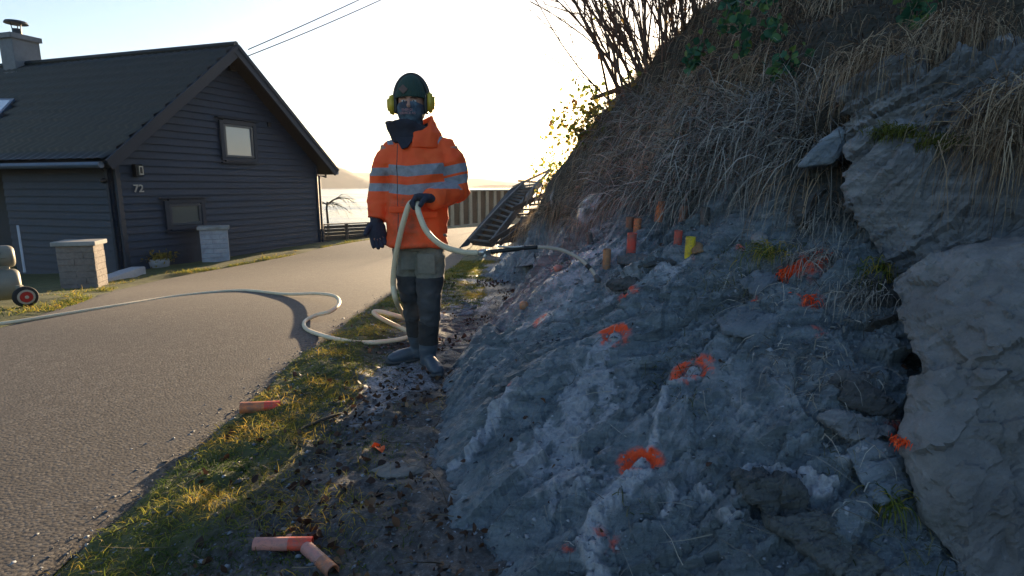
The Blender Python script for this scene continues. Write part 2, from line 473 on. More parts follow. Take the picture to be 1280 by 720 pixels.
for px, py, r, w, k, gap in ((866, 464, 0, 0, 0, 0), (768, 421, 0, 0, 0, 0), (801, 583, 0, 0, 0, 0), (676, 400, 0, 0, 0, 0)):
    c = HB(px, py); d = np.linalg.norm(Bp - c, axis=1); m = np.exp(-(d / .13) ** 4); disp = disp * (1 - .8 * m) + m * .8 * .01
for px, py in holes:      # plugged drill holes: a dimple with a lump of grout
    c = HB(px, py); d = np.linalg.norm(Bp - c, axis=1)
    disp += -.03 * np.exp(-(d / .05) ** 4) + .034 * np.exp(-(d / .030) ** 4)
    crust_glint = np.maximum(crust_glint, (1 - sstep(d + nz * .01, .03, .042)) * .9); paint = np.where(d < .035, 0, paint)
disp += worm * (1 + .9 * nz2 + .6 * nz) + .004 * crust_glint * nz2
Bv = Bp + Bn * disp[:, None]
SURF = Bv[:, 2].reshape(len(by_), len(bx_))
rock_me = npmesh('rock_slope', Bv, Q=grid_faces(len(bx_), len(by_)))
setattr_f(rock_me, 'soil', soil); setattr_f(rock_me, 'crust_glint', crust_glint); setattr_f(rock_me, 'paint', paint); setattr_f(rock_me, 'wet', wet)
cav = disp - (.075 * fbm(Bp, 1.3, 3, 5)) * (1 - soil)
mr, nt, b = newmat('wet schist with slurry and paint')
pos = geopos(nt)
mp = nd(nt, 'ShaderNodeMapping'); mp.inputs['Rotation'].default_value = (.5, -.5, .6); mp.inputs['Scale'].default_value = (.35, 1, 2.4); nt.links.new(pos, mp.inputs[0])
n1 = noisen(nt, 9, 8, .7, mp.outputs[0], .6); n2 = noisen(nt, 2.3, 4, .6, pos); n3 = noisen(nt, 120, 5, .75, pos); n4 = noisen(nt, 34, 4, .7, pos)
rk = rampn(nt, n1, [(.30, (.048, .066, .077)), (.46, (.128, .163, .188)), (.60, (.20, .24, .265)), (.75, (.40, .44, .47))])
rk = mixc(nt, mathn(nt, 'MULTIPLY', rampn(nt, n2, [(.45, (0, 0, 0)), (.7, (1, 1, 1))]), .55), rk, (.085, .10, .10))
rk = mixc(nt, mathn(nt, 'MULTIPLY', rampn(nt, n3, [(.6, (0, 0, 0)), (.72, (1, 1, 1))]), .5), rk, (.34, .38, .42))
so = rampn(nt, n4, [(.3, (.022, .021, .016)), (.55, (.06, .055, .042)), (.75, (.10, .10, .07))])
base = mixc(nt, attrn(nt, 'soil'), rk, so)
base = mixc(nt, attrn(nt, 'crust_glint'), base, rampn(nt, n4, [(.3, (.27, .29, .33)), (.7, (.50, .52, .56))]))  # slurry and the painted glints share this pale colour
pm = mathn(nt, 'MULTIPLY', attrn(nt, 'paint'), rampn(nt, n4, [(.36, (.10, .10, .10)), (.56, (1.5, 1.5, 1.5))]), clamp=True)
pm = rampn(nt, pm, [(.04, (0, 0, 0)), (.32, (.5, .5, .5)), (.85, (1, 1, 1))])
base = mixc(nt, pm, base, (.92, .085, .012))
nt.links.new(base, b.inputs['Base Color'])
ro = rampn(nt, n2, [(.35, (.34, .34, .34)), (.65, (.62, .62, .62))])
ro = mixc(nt, attrn(nt, 'soil'), ro, (.9, .9, .9)); ro = mixc(nt, attrn(nt, 'crust_glint'), ro, (.75, .75, .75)); ro = mixc(nt, attrn(nt, 'wet'), ro, (.20, .20, .20))
nt.links.new(mathn(nt, 'ADD', mathn(nt, 'MULTIPLY', attrn(nt, 'wet'), .45), .45), b.inputs['Specular IOR Level'])
nt.links.new(ro, b.inputs['Roughness'])
hh = mathn(nt, 'ADD', mathn(nt, 'MULTIPLY', n1, 1.2), mathn(nt, 'ADD', mathn(nt, 'MULTIPLY', n3, .5), mathn(nt, 'MULTIPLY', n4, .8)))
bumpn(nt, b, hh, 1.0, .016)
rock_me.polygons.foreach_set('use_smooth', (soil.reshape(len(by_), len(bx_))[:-1, :-1].ravel() > .5))
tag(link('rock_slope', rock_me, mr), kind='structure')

# ------------------------------------------------------------------ ground sheet
def road_r(Y): return -1.45 + .12 * np.sin(Y * 1.3) * sstep(Y, 0, 3) * .3 + .40 * sstep(Y, 6.0, 8.5) + .15 * sstep(Y, 9, 20) + np.where(Y > 20, (Y - 20) * .6, 0)
def road_l(Y): return -4.5 - .06 * Y * 0 - 1.65 * sstep(Y, 4.5, 9.6) + 1.0 * sstep(Y, 10, 14) + .9 * sstep(Y, 14, 18) + .9 * sstep(Y, 18, 23) + np.where(Y > 21, (Y - 21) * .6, 0)
gx_ = axis(-1.75, .6, .012, -4000, 4000, 1.075); gy_ = axis(1.2, 5.0, .013, -100, 7500, 1.06)
GX, GY = np.meshgrid(gx_, gy_); gp = np.stack([GX, GY, np.zeros_like(GX)], -1).reshape(-1, 3)
e_r = gp[:, 0] - road_r(gp[:, 1]); e_l = road_l(gp[:, 1]) - gp[:, 0]
off = np.maximum(e_r, e_l); off = np.where(gp[:, 1] > 36, 1, off)
wob = .10 * fbm(gp, 1.6, 4, 101)
vm = sstep(off + wob * .6, -.09, .03)
gz = G(gp[:, 0], gp[:, 1]) - .03 + vm * (.045 + .035 * fbm(gp, 2.1, 3, 110) + .018 * fbm(gp, 7, 3, 114) + .010 * facets(gp, 9, 118) + .006 * fbm(gp, 38, 3, 121))
gz += .05 * np.exp(-((off - .25) / .22) ** 2) * (gp[:, 1] < 8) * (gp[:, 0] > -3)
gz = np.where(gp[:, 1] > 46, np.minimum(gz, -8), gz)
mudy = sstep(e_r + .12 * fbm(gp, 3, 3, 130), .28 , .62) * (gp[:, 0] > -3)
gm = npmesh('ground', np.stack([gp[:, 0], gp[:, 1], gz], 1), Q=grid_faces(len(gx_), len(gy_)))
slur = np.zeros(len(gp))
for (px, py), r_ in (((600, 352), .32), ((630, 338), .35), ((585, 380), .22), ((500, 480), .20), ((470, 500), .14), ((540, 400), .16)):
    c_ = GP(px, py); d_ = np.hypot((gp[:, 0] - c_[0]) * 1.0, (gp[:, 1] - c_[1]) * .5); slur = np.maximum(slur, 1 - sstep(d_ + .25 * fbm(gp, 7, 4, 160), r_ * .5, r_))
setattr_f(gm, 'mud', mudy); setattr_f(gm, 'slurry', slur)
mg, nt, b = newmat('mossy verge and wet mud'); pos = geopos(nt)
n1 = noisen(nt, 5, 6, .7, pos); n2 = noisen(nt, 60, 5, .7, pos); n3 = noisen(nt, 1.4, 3, .6, pos)
gr = rampn(nt, n1, [(.3, (.045, .040, .018)), (.5, (.075, .085, .025)), (.7, (.13, .12, .045))])
mu = rampn(nt, n2, [(.3, (.026, .025, .024)), (.55, (.070, .068, .066)), (.75, (.18, .18, .185))])
gcl = mixc(nt, attrn(nt, 'mud'), gr, mu); gcl = mixc(nt, mathn(nt, 'MULTIPLY', attrn(nt, 'slurry'), rampn(nt, n2, [(.35, (0, 0, 0)), (.55, (.8, .8, .8))])), gcl, (.38, .36, .38)); nt.links.new(gcl, b.inputs['Base Color'])
nt.links.new(mixc(nt, attrn(nt, 'mud'), (.85, .85, .85), rampn(nt, n3, [(.4, (.5, .5, .5)), (.6, (.75, .75, .75))])), b.inputs['Roughness'])
bumpn(nt, b, mathn(nt, 'ADD', n1, n2), .6, .012)
tag(link('ground', gm, mg, smooth=True), kind='structure')

# ------------------------------------------------------------------ road
ry_ = axis(0, 12, .12, -14, 36, 1.04); nr = 40
rv = []
for y in ry_:
    l = float(road_l(np.array(y))); r = float(road_r(np.array(y)))
    for k in range(nr + 1):
        u = k / nr; x = l + (r - l) * u
        rv.append((x, y, float(G(x, y)) + .012 + .035 * (1 - (2 * u - 1) ** 2) * .6 - (.02 if k in (0, nr) else 0)))
rv = np.array(rv)
jit = .05 * vnoise(np.stack([rv[:, 1] * 3, rv[:, 1] * 0, rv[:, 1] * 0], 1), 7)
rv[:, 0] += np.where(np.arange(len(rv)) % (nr + 1) == nr, jit, 0) + np.where(np.arange(len(rv)) % (nr + 1) == 0, jit, 0)
rm = npmesh('road', rv, Q=grid_faces(nr + 1, len(ry_)))
ma, nt, b = newmat('worn chip-seal asphalt'); pos = geopos(nt)
vo = nd(nt, 'ShaderNodeTexVoronoi'); vo.inputs['Scale'].default_value = 75; nt.links.new(pos, vo.inputs['Vector'])
n1 = noisen(nt, 1.1, 4, .6, pos); n2 = noisen(nt, 55, 4, .8, pos); n5 = noisen(nt, 5, 4, .6, pos)
ch = rampn(nt, vo.outputs['Color'], [(.25, (.062, .052, .043)), (.6, (.100, .084, .068)), (.85, (.17, .148, .12))])
c = mixc(nt, mathn(nt, 'MULTIPLY', rampn(nt, n1, [(.35, (0, 0, 0)), (.7, (1, 1, 1))]), .4), ch, (.09, .08, .068))
n6 = noisen(nt, .45, 5, .65, pos, .8); c = mixc(nt, mathn(nt, 'MULTIPLY', rampn(nt, n6, [(.42, (0, 0, 0)), (.5, (1, 1, 1))]), .28), c, (.075, .066, .056))
c = mixc(nt, mathn(nt, 'MULTIPLY', rampn(nt, n5, [(.55, (0, 0, 0)), (.75, (1, 1, 1))]), .25), c, (.2, .18, .15))
nt.links.new(c, b.inputs['Base Color']); b.inputs['Roughness'].default_value = .85
hgt = mathn(nt, 'ADD', mathn(nt, 'MULTIPLY', vo.outputs['Distance'], -1.0), mathn(nt, 'MULTIPLY', n2, .5))
bumpn(nt, b, hgt, .35, .004)
tag(link('road', rm, ma, smooth=True), kind='structure')

# ------------------------------------------------------------------ sea and far hills
SEA = -4.0
sv = np.array([(-4000, 30, SEA), (4000, 30, SEA), (4000, 7500, SEA), (-4000, 7500, SEA)])
ms, nt, b = newmat('calm fjord water'); pos = geopos(nt)
mp = nd(nt, 'ShaderNodeMapping'); mp.inputs['Scale'].default_value = (.25, 1, 1); nt.links.new(pos, mp.inputs[0])
n1 = noisen(nt, .9, 5, .65, mp.outputs[0]); n2 = noisen(nt, .05, 4, .6, mp.outputs[0])
b.inputs['Base Color'].default_value = (.02, .045, .065, 1)
nt.links.new(rampn(nt, n2, [(.35, (.12, .12, .12)), (.7, (.3, .3, .3))]), b.inputs['Roughness'])
bumpn(nt, b, n1, .5, .25)
tag(link('sea', npmesh('sea', sv, Q=[(0, 1, 2, 3)]), ms), kind='structure')

def hill(name, pts, Yb, depth, seed, mat):
    """a range across the fjord: ridge heights read off the skyline, with shoulders and gullies"""
    x = np.array([p[0] for p in pts], float); y = np.array([p[1] for p in pts], float)
    xs = np.linspace(x[0], x[-1], 160); hs = np.interp(xs, x, y)
    k = np.ones(5) / 5; hs = np.convolve(np.pad(hs, 2, mode='edge'), k, 'valid')
    rows = 26; V = []
    for j in range(rows):
        v = j / (rows - 1); prof = math.sin(math.pi * min(1, v * 1.0)) ** 1.1
        for i, px in enumerate(xs):
            d = ray(px, hs[i]); top = CAMZ + d[2] * (Yb + depth * .5) / d[1] - SEA
            X = d[0] / d[1] * (Yb + depth * v); Yy = Yb + depth * v
            V.append((X, Yy, SEA - 3 + prof * (top + 3)))
    V = np.array(V); nzv = fbm(V * np.array([1, 1, 0]), 1 / (depth * .35), 5, seed)
    V[:, 2] += nzv * (V[:, 2] - SEA) * .22
    o = link(name, npmesh(name, V, Q=grid_faces(len(xs), rows)), mat, smooth=True); return tag(o, kind='structure')
mh = simple('far forested hillside', (.10, .105, .07), (.05, .06, .04), .01, .9, 0)
hill('hills', [(-900, 225), (0, 205), (330, 208), (385, 212), (412, 206), (425, 209), (450, 219), (468, 228), (500, 236), (540, 240)], 1300, 450, 5, mh)
hill('hills', [(380, 232), (440, 213), (455, 212), (480, 218), (560, 226), (590, 221), (610, 222), (640, 228), (700, 226), (900, 222), (1500, 200), (2400, 215)], 2600, 700, 8, mh)
hill('hills', [(450, 236), (462, 232), (480, 230), (520, 230), (570, 235), (600, 231), (625, 229), (650, 231), (680, 230), (760, 226), (1100, 215), (1600, 225)], 1700, 250, 9, mh)

# the air over the fjord
hz = MB().box((0, 3900, 50), (9000, 8200, 130)).build('haze', None)
hz.data.materials.clear()
mz = bpy.data.materials.new('thin sea haze'); mz.use_nodes = True; nt = mz.node_tree
nt.nodes.remove(nt.nodes['Principled BSDF']); pv = nt.nodes.new('ShaderNodeVolumePrincipled')
pv.inputs['Density'].default_value = 1.6e-4; pv.inputs['Color'].default_value = (.95, .93, .92, 1); pv.inputs['Anisotropy'].default_value = .3
nt.links.new(pv.outputs[0], nt.nodes['Material Output'].inputs['Volume'])
hz.data.materials.append(mz); tag(hz, kind='stuff')
# ------------------------------------------------------------------ the dark house
M_siding = simple('blue-black painted cladding', (.016, .032, .060), (.010, .021, .040), 14, .6, .25, .004)
M_trim = simple('dark painted trim', (.014, .024, .042), (.010, .018, .032), 20, .6, .1, .003)
M_roof = simple('dark glazed roof tile', (.009, .015, .019), (.005, .009, .011), 3, .5, .3, .01)
M_soffit = simple('black soffit', (.012, .013, .016), None, 10, .7, .1)
M_gutter = simple('blue grey metal gutter', (.09, .13, .19), (.07, .10, .15), 8, .4, .05, metal=.5)
M_render = simple('pale chimney render', (.20, .21, .23), (.15, .16, .18), 12, .9, .3)
M_brickw = None
def glassmat(name, col, rough=.04):
    m, nt, b = newmat(name); b.inputs['Base Color'].default_value = (*col, 1); b.inputs['Roughness'].default_value = rough
    b.inputs['Specular IOR Level'].default_value = .9; b.inputs['Metallic'].default_value = .35; return m
M_glass = glassmat('reflecting window glass', (.30, .32, .36))
M_glassd = glassmat('obscured window glass', (.08, .10, .10), .25)

A = P(157, 350, 11.6); B_ = P(401, 296, 16.9)
zA = -.56; zB = -.50; zbase = -.85
A2 = np.array(A[:2]); B2 = np.array(B_[:2]); AB = B2 - A2; LG = np.linalg.norm(AB); ug = AB / LG
outn = np.array([ug[1], -ug[0]])                    # out of the gable, towards the road
ridged = np.array([-.950, .300]); ridged /= np.linalg.norm(ridged)
EAVE = 1.83; 
mid2 = (A2 + B2) / 2
APEX = float(PY(300, 57, mid2[1])[2]) - .22
def W(s, z, o=0.0):                                 # a point on the gable: s along, z up, o out
    q = A2 + ug * s + outn * o; return (q[0], q[1], z)
def gable_lim(z):
    if z <= EAVE: return 0, LG
    k = (z - EAVE) / (APEX - EAVE) * LG / 2; return k, LG - k
house = thing('house', 'black timber house numbered 72 with a tiled roof and white chimney', 'house', (A2[0], A2[1], -.6))
# gable cladding, board by board, each lapped over the one below
m = MB(); z = zbase; bh = .155
while z < APEX - .05:
    z1 = min(z + bh, APEX - .02); a0, b0 = gable_lim(z); a1, b1 = gable_lim(z1); w = .003 * math.sin(z * 40)
    if b1 - a1 > .05:
        vs = [W(a0, z + .012, .046 + w), W(b0, z + .012, .046 - w), W(b1, z1 + .014, .010), W(a1, z1 + .014, .010)]
        m.poly(vs); m.poly([W(a0, z + .012, 0), W(b0, z + .012, 0), W(b0, z + .012, .046 - w), W(a0, z + .012, .046 + w)])
    z = z1
wall = m.build('wall', M_siding, house)
m = MB()                                           # solid core behind the boards
L2 = 11.0
def V3(q, z): return (q[0], q[1], z)
fl = A2 + ridged * L2; bl = B2 + ridged * L2; ml = mid2 + ridged * L2
m.poly([V3(A2, zbase), V3(B2, zbase), V3(B2, EAVE), V3(mid2, APEX), V3(A2, EAVE)])
m.poly([V3(fl, zbase), V3(bl, zbase), V3(bl, EAVE), V3(ml, APEX), V3(fl, EAVE)])
m.poly([V3(B2, zbase), V3(bl, zbase), V3(bl, EAVE), V3(B2, EAVE)])
m.build('wall_core', M_soffit, house)
# long side under the eave, boards again, with a deep dark porch at its left end
sn = np.array([ridged[1], -ridged[0]]) ; 
if sn[1] > 0: sn = -sn
def S(s, z, o=0.0): q = A2 + ridged * s + sn * o; return (q[0], q[1], z)
m = MB(); z = zbase; PORCH = 3.2
while z < EAVE:
    z1 = min(z + bh, EAVE)
    m.poly([S(0, z, .044), S(PORCH, z, .044), S(PORCH, z1 + .004, .008), S(0, z1 + .004, .008)]); m.poly([S(0, z, 0), S(PORCH, z, 0), S(PORCH, z, .044), S(0, z, .044)]); z = z1
m.poly([S(0, zbase, 0), S(PORCH, zbase, 0), S(PORCH, EAVE, 0), S(0, EAVE, 0)])
m.poly([S(PORCH, zbase, 0), S(PORCH, zbase, -1.6), S(PORCH, EAVE, -1.6), S(PORCH, EAVE, 0)])
m.poly([S(PORCH, zbase, -1.6), S(L2, zbase, -1.6), S(L2, EAVE, -1.6), S(PORCH, EAVE, -1.6)])
m.build('side_wall', M_siding, house)
m = MB()
m.bar(W(.06, zbase, .035), W(.06, EAVE, .035), .13, .05); m.build('corner_board', M_trim, house); m = MB(); m.bar(S(.075, zbase, .035), S(.075, EAVE, .035), .13, .05); m.build('corner_board', M_trim, house); m = MB()
m.bar(W(LG - .06, zbase, .035), W(LG - .06, EAVE - .05, .035), .12, .05)
m.build('corner_board', M_trim, house)
# roof: two tiled slopes; overhang on eaves and gable
OV = .42; OE = .38
slope = (APEX - EAVE) / (LG / 2)
def roofpt(side, u, v):        # side -1 towards us; u metres along the ridge from the gable edge; v 0 eave .. 1 ridge
    q0 = (A2 if side < 0 else B2); dirr = ug if side < 0 else -ug
    e = q0 - dirr * OE; r = mid2
    q = e + (r - e) * v + outn * (OV - u * 0) + ridged * u
    z = (EAVE - slope * OE) + (APEX - EAVE + slope * OE) * v + .17
    return np.array([q[0], q[1], z])
for side in (-1, 1):
    V = []; nu = 190; rows = 12; nrm = np.cross(ridged.tolist() + [0], np.append((ug if side < 0 else -ug) * LG / 2, APEX - EAVE)); nrm /= np.linalg.norm(nrm); nrm *= np.sign(nrm[2])
    us = np.linspace(0, L2 + OV, nu); Q = []
    prof = .028 * np.abs(np.sin(us * math.pi / .24)) 
    for r in range(rows):
        for k, dv in ((0, 0), (1, 1 / rows)):
            for i, u in enumerate(us):
                p = roofpt(side, u, r / rows + dv) + nrm * (prof[i] + (.07 if k == 0 else 0) + .004 * math.sin(u * 9 + r * 7)); V.append(p)
        b0 = r * 2 * nu
        for i in range(nu - 1): Q.append((b0 + i, b0 + i + 1, b0 + nu + i + 1, b0 + nu + i))
        if r < rows - 1:
            for i in range(nu - 1): Q.append((b0 + nu + i, b0 + nu + i + 1, b0 + 2 * nu + i + 1, b0 + 2 * nu + i))
    roof = link('roof', npmesh('roof', V, Q=Q), M_roof, house, smooth=False)
    m = MB()        # roof deck with thickness, keeps the light out
    a, b2, c, d = roofpt(side, 0, 0), roofpt(side, L2 + OV, 0), roofpt(side, L2 + OV, 1), roofpt(side, 0, 1)
    m.prism([a - nrm * .02, b2 - nrm * .02, c - nrm * .02, d - nrm * .02], -nrm * .13); m.build('soffit', M_soffit, house)
    m = MB(); o3 = np.append(outn, 0) * .02
    m.bar(a + o3 - nrm * .09, d + o3 - nrm * .09, .045, .20, .006, up=nrm); m.bar(a + o3 * 2.2 - nrm * .0, d + o3 * 2.2 - nrm * .0, .05, .07, .006, up=nrm)
    m.build('barge_board', M_trim, house)
    # half-round gutter along the eave
    m = MB(); dn = np.array([0, 0, -1.0]); oe = -(ug if side < 0 else -ug)
    pth = [roofpt(side, u, 0) + np.append(oe * .06, -.06) for u in (0.02, L2)]
    m.tube(pth, .062, 10); m.build('gutter', M_gutter, house)
m = MB(); m.tube([roofpt(-1, 0, 1) + [0, 0, .03], roofpt(-1, L2 + OV, 1) + [0, 0, .03]], .085, 8); m.build('ridge_tile', M_roof, house)
# downpipe at the right corner
m = MB(); g0 = roofpt(1, .40, 0) + [0, 0, -.1]; e = np.array(W(LG - .02, EAVE - .30, .09)); m.tube([g0, g0 + [0, 0, -.08], e, (e[0], e[1], zB)], .035, 8); m.build('downpipe', M_trim, house)
m = MB(); g0 = np.array(S(.2, EAVE - .15, .3)); e = np.array(S(.12, EAVE - .32, .08)); m.tube([g0, e, (e[0], e[1], EAVE - .55)], .03, 8); m.build('downpipe', M_trim, house)

def gwindow(px0, py0, px1, py1, glass, extra=None):
    """window whose corners are read off the photograph and dropped on the gable plane"""
    n3 = np.append(outn, 0)
    def onw(px, py):
        d = ray(px, py); t = np.dot(np.append(A2, 0) - CAM * [1, 1, 0], n3) / np.dot(d, n3); p = CAM + d * t
        return (p[:2] - A2) @ ug, p[2]
    s0, za = onw(px0, py0); s1, zb = onw(px1, (py0 + py1) / 2); _, zc = onw(px0, py1)
    s0, s1 = min(s0, s1), max(s0, s1); zt, zl = max(za, zc), min(za, zc)
    fr = MB()
    T = .10
    fr.bar(W(s0, zl - .02, .062), W(s0, zt + .02, .062), T, .06, .005, up=n3); fr.bar(W(s1, zl - .02, .062), W(s1, zt + .02, .062), T, .06, .005, up=n3)
    fr.bar(W(s0 + .05, zt, .063), W(s1 - .05, zt, .063), .055, T, .005, up=(0, 0, 1)); fr.bar(W(s0 + .05, zl, .063), W(s1 - .05, zl, .063), .055, T, .005, up=(0, 0, 1))
    f = fr.build('window', M_trim, house)
    i = MB(); g = .085
    for a, b2 in (((s0 + g, zl + g), (s0 + g, zt - g)), ((s1 - g, zl + g), (s1 - g, zt - g)), ((s0 + g - .02, zt - g), (s1 - g + .02, zt - g)), ((s0 + g - .02, zl + g), (s1 - g + .02, zl + g))):
        i.bar(W(a[0], a[1], .05), W(b2[0], b2[1], .06), .055, .045, .006, up=n3)
    i.build('sash', simple('window sash', (.05, .06, .075), None, 10, .35, 0), f)
    MB().prism([W(s0 + g, zl + g, .055), W(s1 - g, zl + g, .055), W(s1 - g, zt - g, .055), W(s0 + g, zt - g, .055)], n3 * -.012).build('pane', glass, f)
    MB().bar(W(s0 - .13, zt + .075, .075), W(s1 + .13, zt + .075, .075), .12, .022, 0).build('drip_cap', M_trim, f)
    MB().bar(W(s0 - .06, zl - .075, .065), W(s1 + .06, zl - .075, .065), .08, .025, 0).build('sill', M_trim, f)
gwindow(273, 151, 316, 199, M_glass)
gwindow(205, 252, 252, 286, M_glassd)
def onw(px, py, o=0.0):
    n3 = np.append(outn, 0); d = ray(px, py); t = np.dot(np.append(A2, 0) - CAM * [1, 1, 0], n3) / np.dot(d, n3); p = CAM + d * t
    return (p[:2] - A2) @ ug, p[2]
# wall lamp, vent, gable lamp
M_blk = simple('black metal', (.015, .015, .017), None, 30, .4, .1); M_silver = simple('brushed steel', (.55, .54, .50), (.4, .4, .38), 40, .3, .1, metal=.8)
rotg = Matrix((Vector((ug[0], ug[1], 0)), Vector((outn[0], outn[1], 0)), Vector((0, 0, 1)))).transposed()
s, z = onw(168, 213)
lamp = MB().box(W(s, z, .09), (.14, .10, .23), rotg, .01).build('wall_lamp', M_blk, house)
MB().box(W(s + .03, z, .155), (.09, .02, .17), rotg, .006).build('shade', M_silver, lamp); MB().box(W(s + .03, z, .170), (.04, .012, .13), rotg, .003).build('louvre', M_blk, lamp)
s, z = onw(335, 156); MB().box(W(s, z, .035), (.11, .03, .11), rotg, .004).build('vent', M_blk, house)
s, z = onw(287, 86); m = MB(); m.box(W(s, z, .06), (.16, .10, .10), rotg, .01); m.tube([W(s + .1, z + .02, .05), W(s + .28, z - .0, .16)], .03, 8); m.build('bracket', M_blk, house)
s, z = onw(141, 226); m = MB(); m.ball(S(.10, z, .12), .07, (1, 1, .8)); m.build('side_lamp', M_blk, house)
# house number
def text_mesh(body, size, depth, bold=0.0):
    c = bpy.data.curves.new('t', 'FONT'); c.body = body; c.size = size; c.extrude = depth; c.offset = bold; c.align_x = 'CENTER'; c.align_y = 'CENTER'; c.resolution_u = 3
    o = bpy.data.objects.new('t', c); COL.objects.link(o); dg = bpy.context.evaluated_depsgraph_get()
    me = bpy.data.meshes.new_from_object(o.evaluated_get(dg), depsgraph=dg); bpy.data.objects.remove(o); me.materials.clear(); return me
s, z = onw(171, 236); me = text_mesh('72', .22, .008, .003); V = getco(me)
V = np.array([np.array(W(s + v[0], z + v[1], .056 + v[2])) for v in V]); setco(me, V)
link('house_number', me, simple('grey metal digits', (.42, .40, .36), None, 20, .4, 0, metal=.2), house)
# chimney with cowl
cu = L2 * .80
def rslope(px, py):
    """sight line onto the near roof slope"""
    a = roofpt(-1, 0, 0); n = np.cross(roofpt(-1, 5, 0) - a, roofpt(-1, 0, 1) - a); d = ray(px, py); return CAM + d * (np.dot(a - CAM, n) / np.dot(d, n))
cb = rslope(22, 88); rr = Matrix((Vector((ridged[0], ridged[1], 0)), Vector((sn[0], sn[1], 0)), Vector((0, 0, 1)))).transposed()
hpx = np.dot(cb - CAM, FW) / F
ctop = cb[2] + 38 * hpx
ch = MB().box((cb[0] - .05, cb[1] + .25, (cb[2] + ctop) / 2 - .4), (.50, .66, ctop - cb[2] + .8), rr, .01).build('chimney', M_render, house)
MB().box((cb[0] - .05, cb[1] + .25, ctop + .05), (.60, .76, .10), rr, .015).build('chimney_cap', M_render, ch)
m = MB(); cx, cy = cb[0] - .02, cb[1] + .2; m.tube([(cx, cy, ctop + .08), (cx, cy, ctop + .28)], .11, 12)
for k in range(3): m.tube([(cx + .1 * math.cos(k * 2.1), cy + .1 * math.sin(k * 2.1), ctop + .25), (cx + .13 * math.cos(k * 2.1), cy + .13 * math.sin(k * 2.1), ctop + .43)], .012, 5)
m.tube([(cx, cy, ctop + .41), (cx, cy, ctop + .47), (cx, cy, ctop + .50)], [.27, .24, .06], 16); m.build('cowl', M_trim, ch)
# roof window
c = [rslope(*q) for q in ((-12, 152), (-12, 140), (8, 128), (22, 129))]
m = MB(); n = np.cross(c[1] - c[0], c[2] - c[1]); n /= np.linalg.norm(n); n *= np.sign(n[2])
cc = [rslope(*q) for q in ((-25, 160), (-8, 128), (23, 128), (3, 150))]
sw = MB().prism([p + n * .02 for p in cc], n * .09).build('roof_window', M_gutter, house)
cm = sum(cc) / 4; MB().prism([cm + (p - cm) * .80 + n * .10 for p in cc], n * .02).build('pane', glassmat('roof glass', (.5, .55, .62), .08), sw)
# low plinth board along the gable foot
m = MB(); m.bar(W(-.0, -.60, .09), W(LG + .3, -.47, .09), .10, .10, .01); m.build('plinth_board', M_soffit, house)

# overhead cables from the gable
m1 = simple('cable sheath', (.03, .03, .03), None, 5, .6, 0)
for dy, lb in ((0, 'upper of the two thin overhead cables rising from the house gable'), (8, 'lower of the two thin overhead cables rising from the house gable')):
    a = P(310, 62 + dy, 14.6); b2 = P(640, -95 + dy * 1.5, 19.0); pts = []
    for k in range(17):
        t = k / 16; p = a + (b2 - a) * t; p[2] -= .5 * t * (1 - t) * (1.2 if dy else .7); pts.append(p)
    tag(MB().tube(pts, .013, 5).build('overhead_cable', m1), lb, 'cable', 'cables to the house')

# ------------------------------------------------------------------ gate pillars, kerb block, pot
def brickmat(name, c1, c2, mort, sc=1.0, paint=None):
    m, nt, b = newmat(name); pos = nd(nt, 'ShaderNodeTexCoord').outputs['UV']
    br = nd(nt, 'ShaderNodeTexBrick'); br.inputs['Scale'].default_value = sc; br.inputs['Color1'].default_value = (*c1, 1); br.inputs['Color2'].default_value = (*c2, 1); br.inputs['Mortar'].default_value = (*mort, 1)
    br.inputs['Mortar Size'].default_value = .012; br.inputs['Brick Width'].default_value = .30; br.inputs['Row Height'].default_value = .11; br.inputs['Mortar Smooth'].default_value = .4
    nt.links.new(pos, br.inputs['Vector']); n = noisen(nt, 30, 6, .7, geopos(nt))
    c = mixc(nt, mathn(nt, 'MULTIPLY', n, .5), br.outputs['Color'], tuple(x * .6 for x in c1)); nt.links.new(c, b.inputs['Base Color']); b.inputs['Roughness'].default_value = .9
    bumpn(nt, b, mathn(nt, 'ADD', mathn(nt, 'MULTIPLY', br.outputs['Fac'], -1), mathn(nt, 'MULTIPLY', n, .7)), .8, .02); return m
def pillar(px, py, t, w, d, h, rot, label, mat, capm, group):
    g = P(px, py, t); z0 = float(G(g[0], g[1])); root = thing('gate_pillar', label, 'pillar', (g[0], g[1], z0), group)
    m = MB(); rz = Matrix.Rotation(rot, 3, 'Z')
    # shaft as courses of block with slightly uneven faces
    bm = m.bm; rows = int(round(h / .105)); rw = h / rows
    for r in range(rows):
        off_ = (r % 2) * .5
        xs = [-w / 2, w * (-.05 + .25 * (r % 2)), w / 2]
        for k in range(2):
            x0, x1 = xs[k], xs[k + 1]; j = RNG.uniform(-.006, .006, 3)
            c = rz @ Vector(((x0 + x1) / 2, j[0], 0))
            m.box((g[0] + c.x, g[1] + c.y, z0 - .12 + rw * (r + .5) + .12), (x1 - x0 - .002, d + j[1], rw - .004), rz, .005)
    m.box((g[0], g[1], z0 + h / 2 - .15), (w - .03, d - .03, h + .2), rz)
    m.build('shaft', mat, root)
    MB().box((g[0], g[1], z0 + h + .035), (w + .09, d + .09, .07), rz, .016).build('cap', capm, root)
    return root
M_blockg = simple('rough pinkish grey block', (.25, .22, .20), (.15, .13, .12), 18, .9, .8, .02)
M_blockw = simple('flaking white painted block', (.40, .42, .47), (.22, .23, .27), 9, .85, .6, .015)
M_conc = simple('weathered concrete', (.34, .34, .33), (.2, .2, .19), 10, .9, .5, .01)
pillar(107, 358, 9.0, .50, .42, .70, .30, 'rough grey block pillar with flat cap before the dark side wall', M_blockg, M_conc, 'pillars in front of the house')
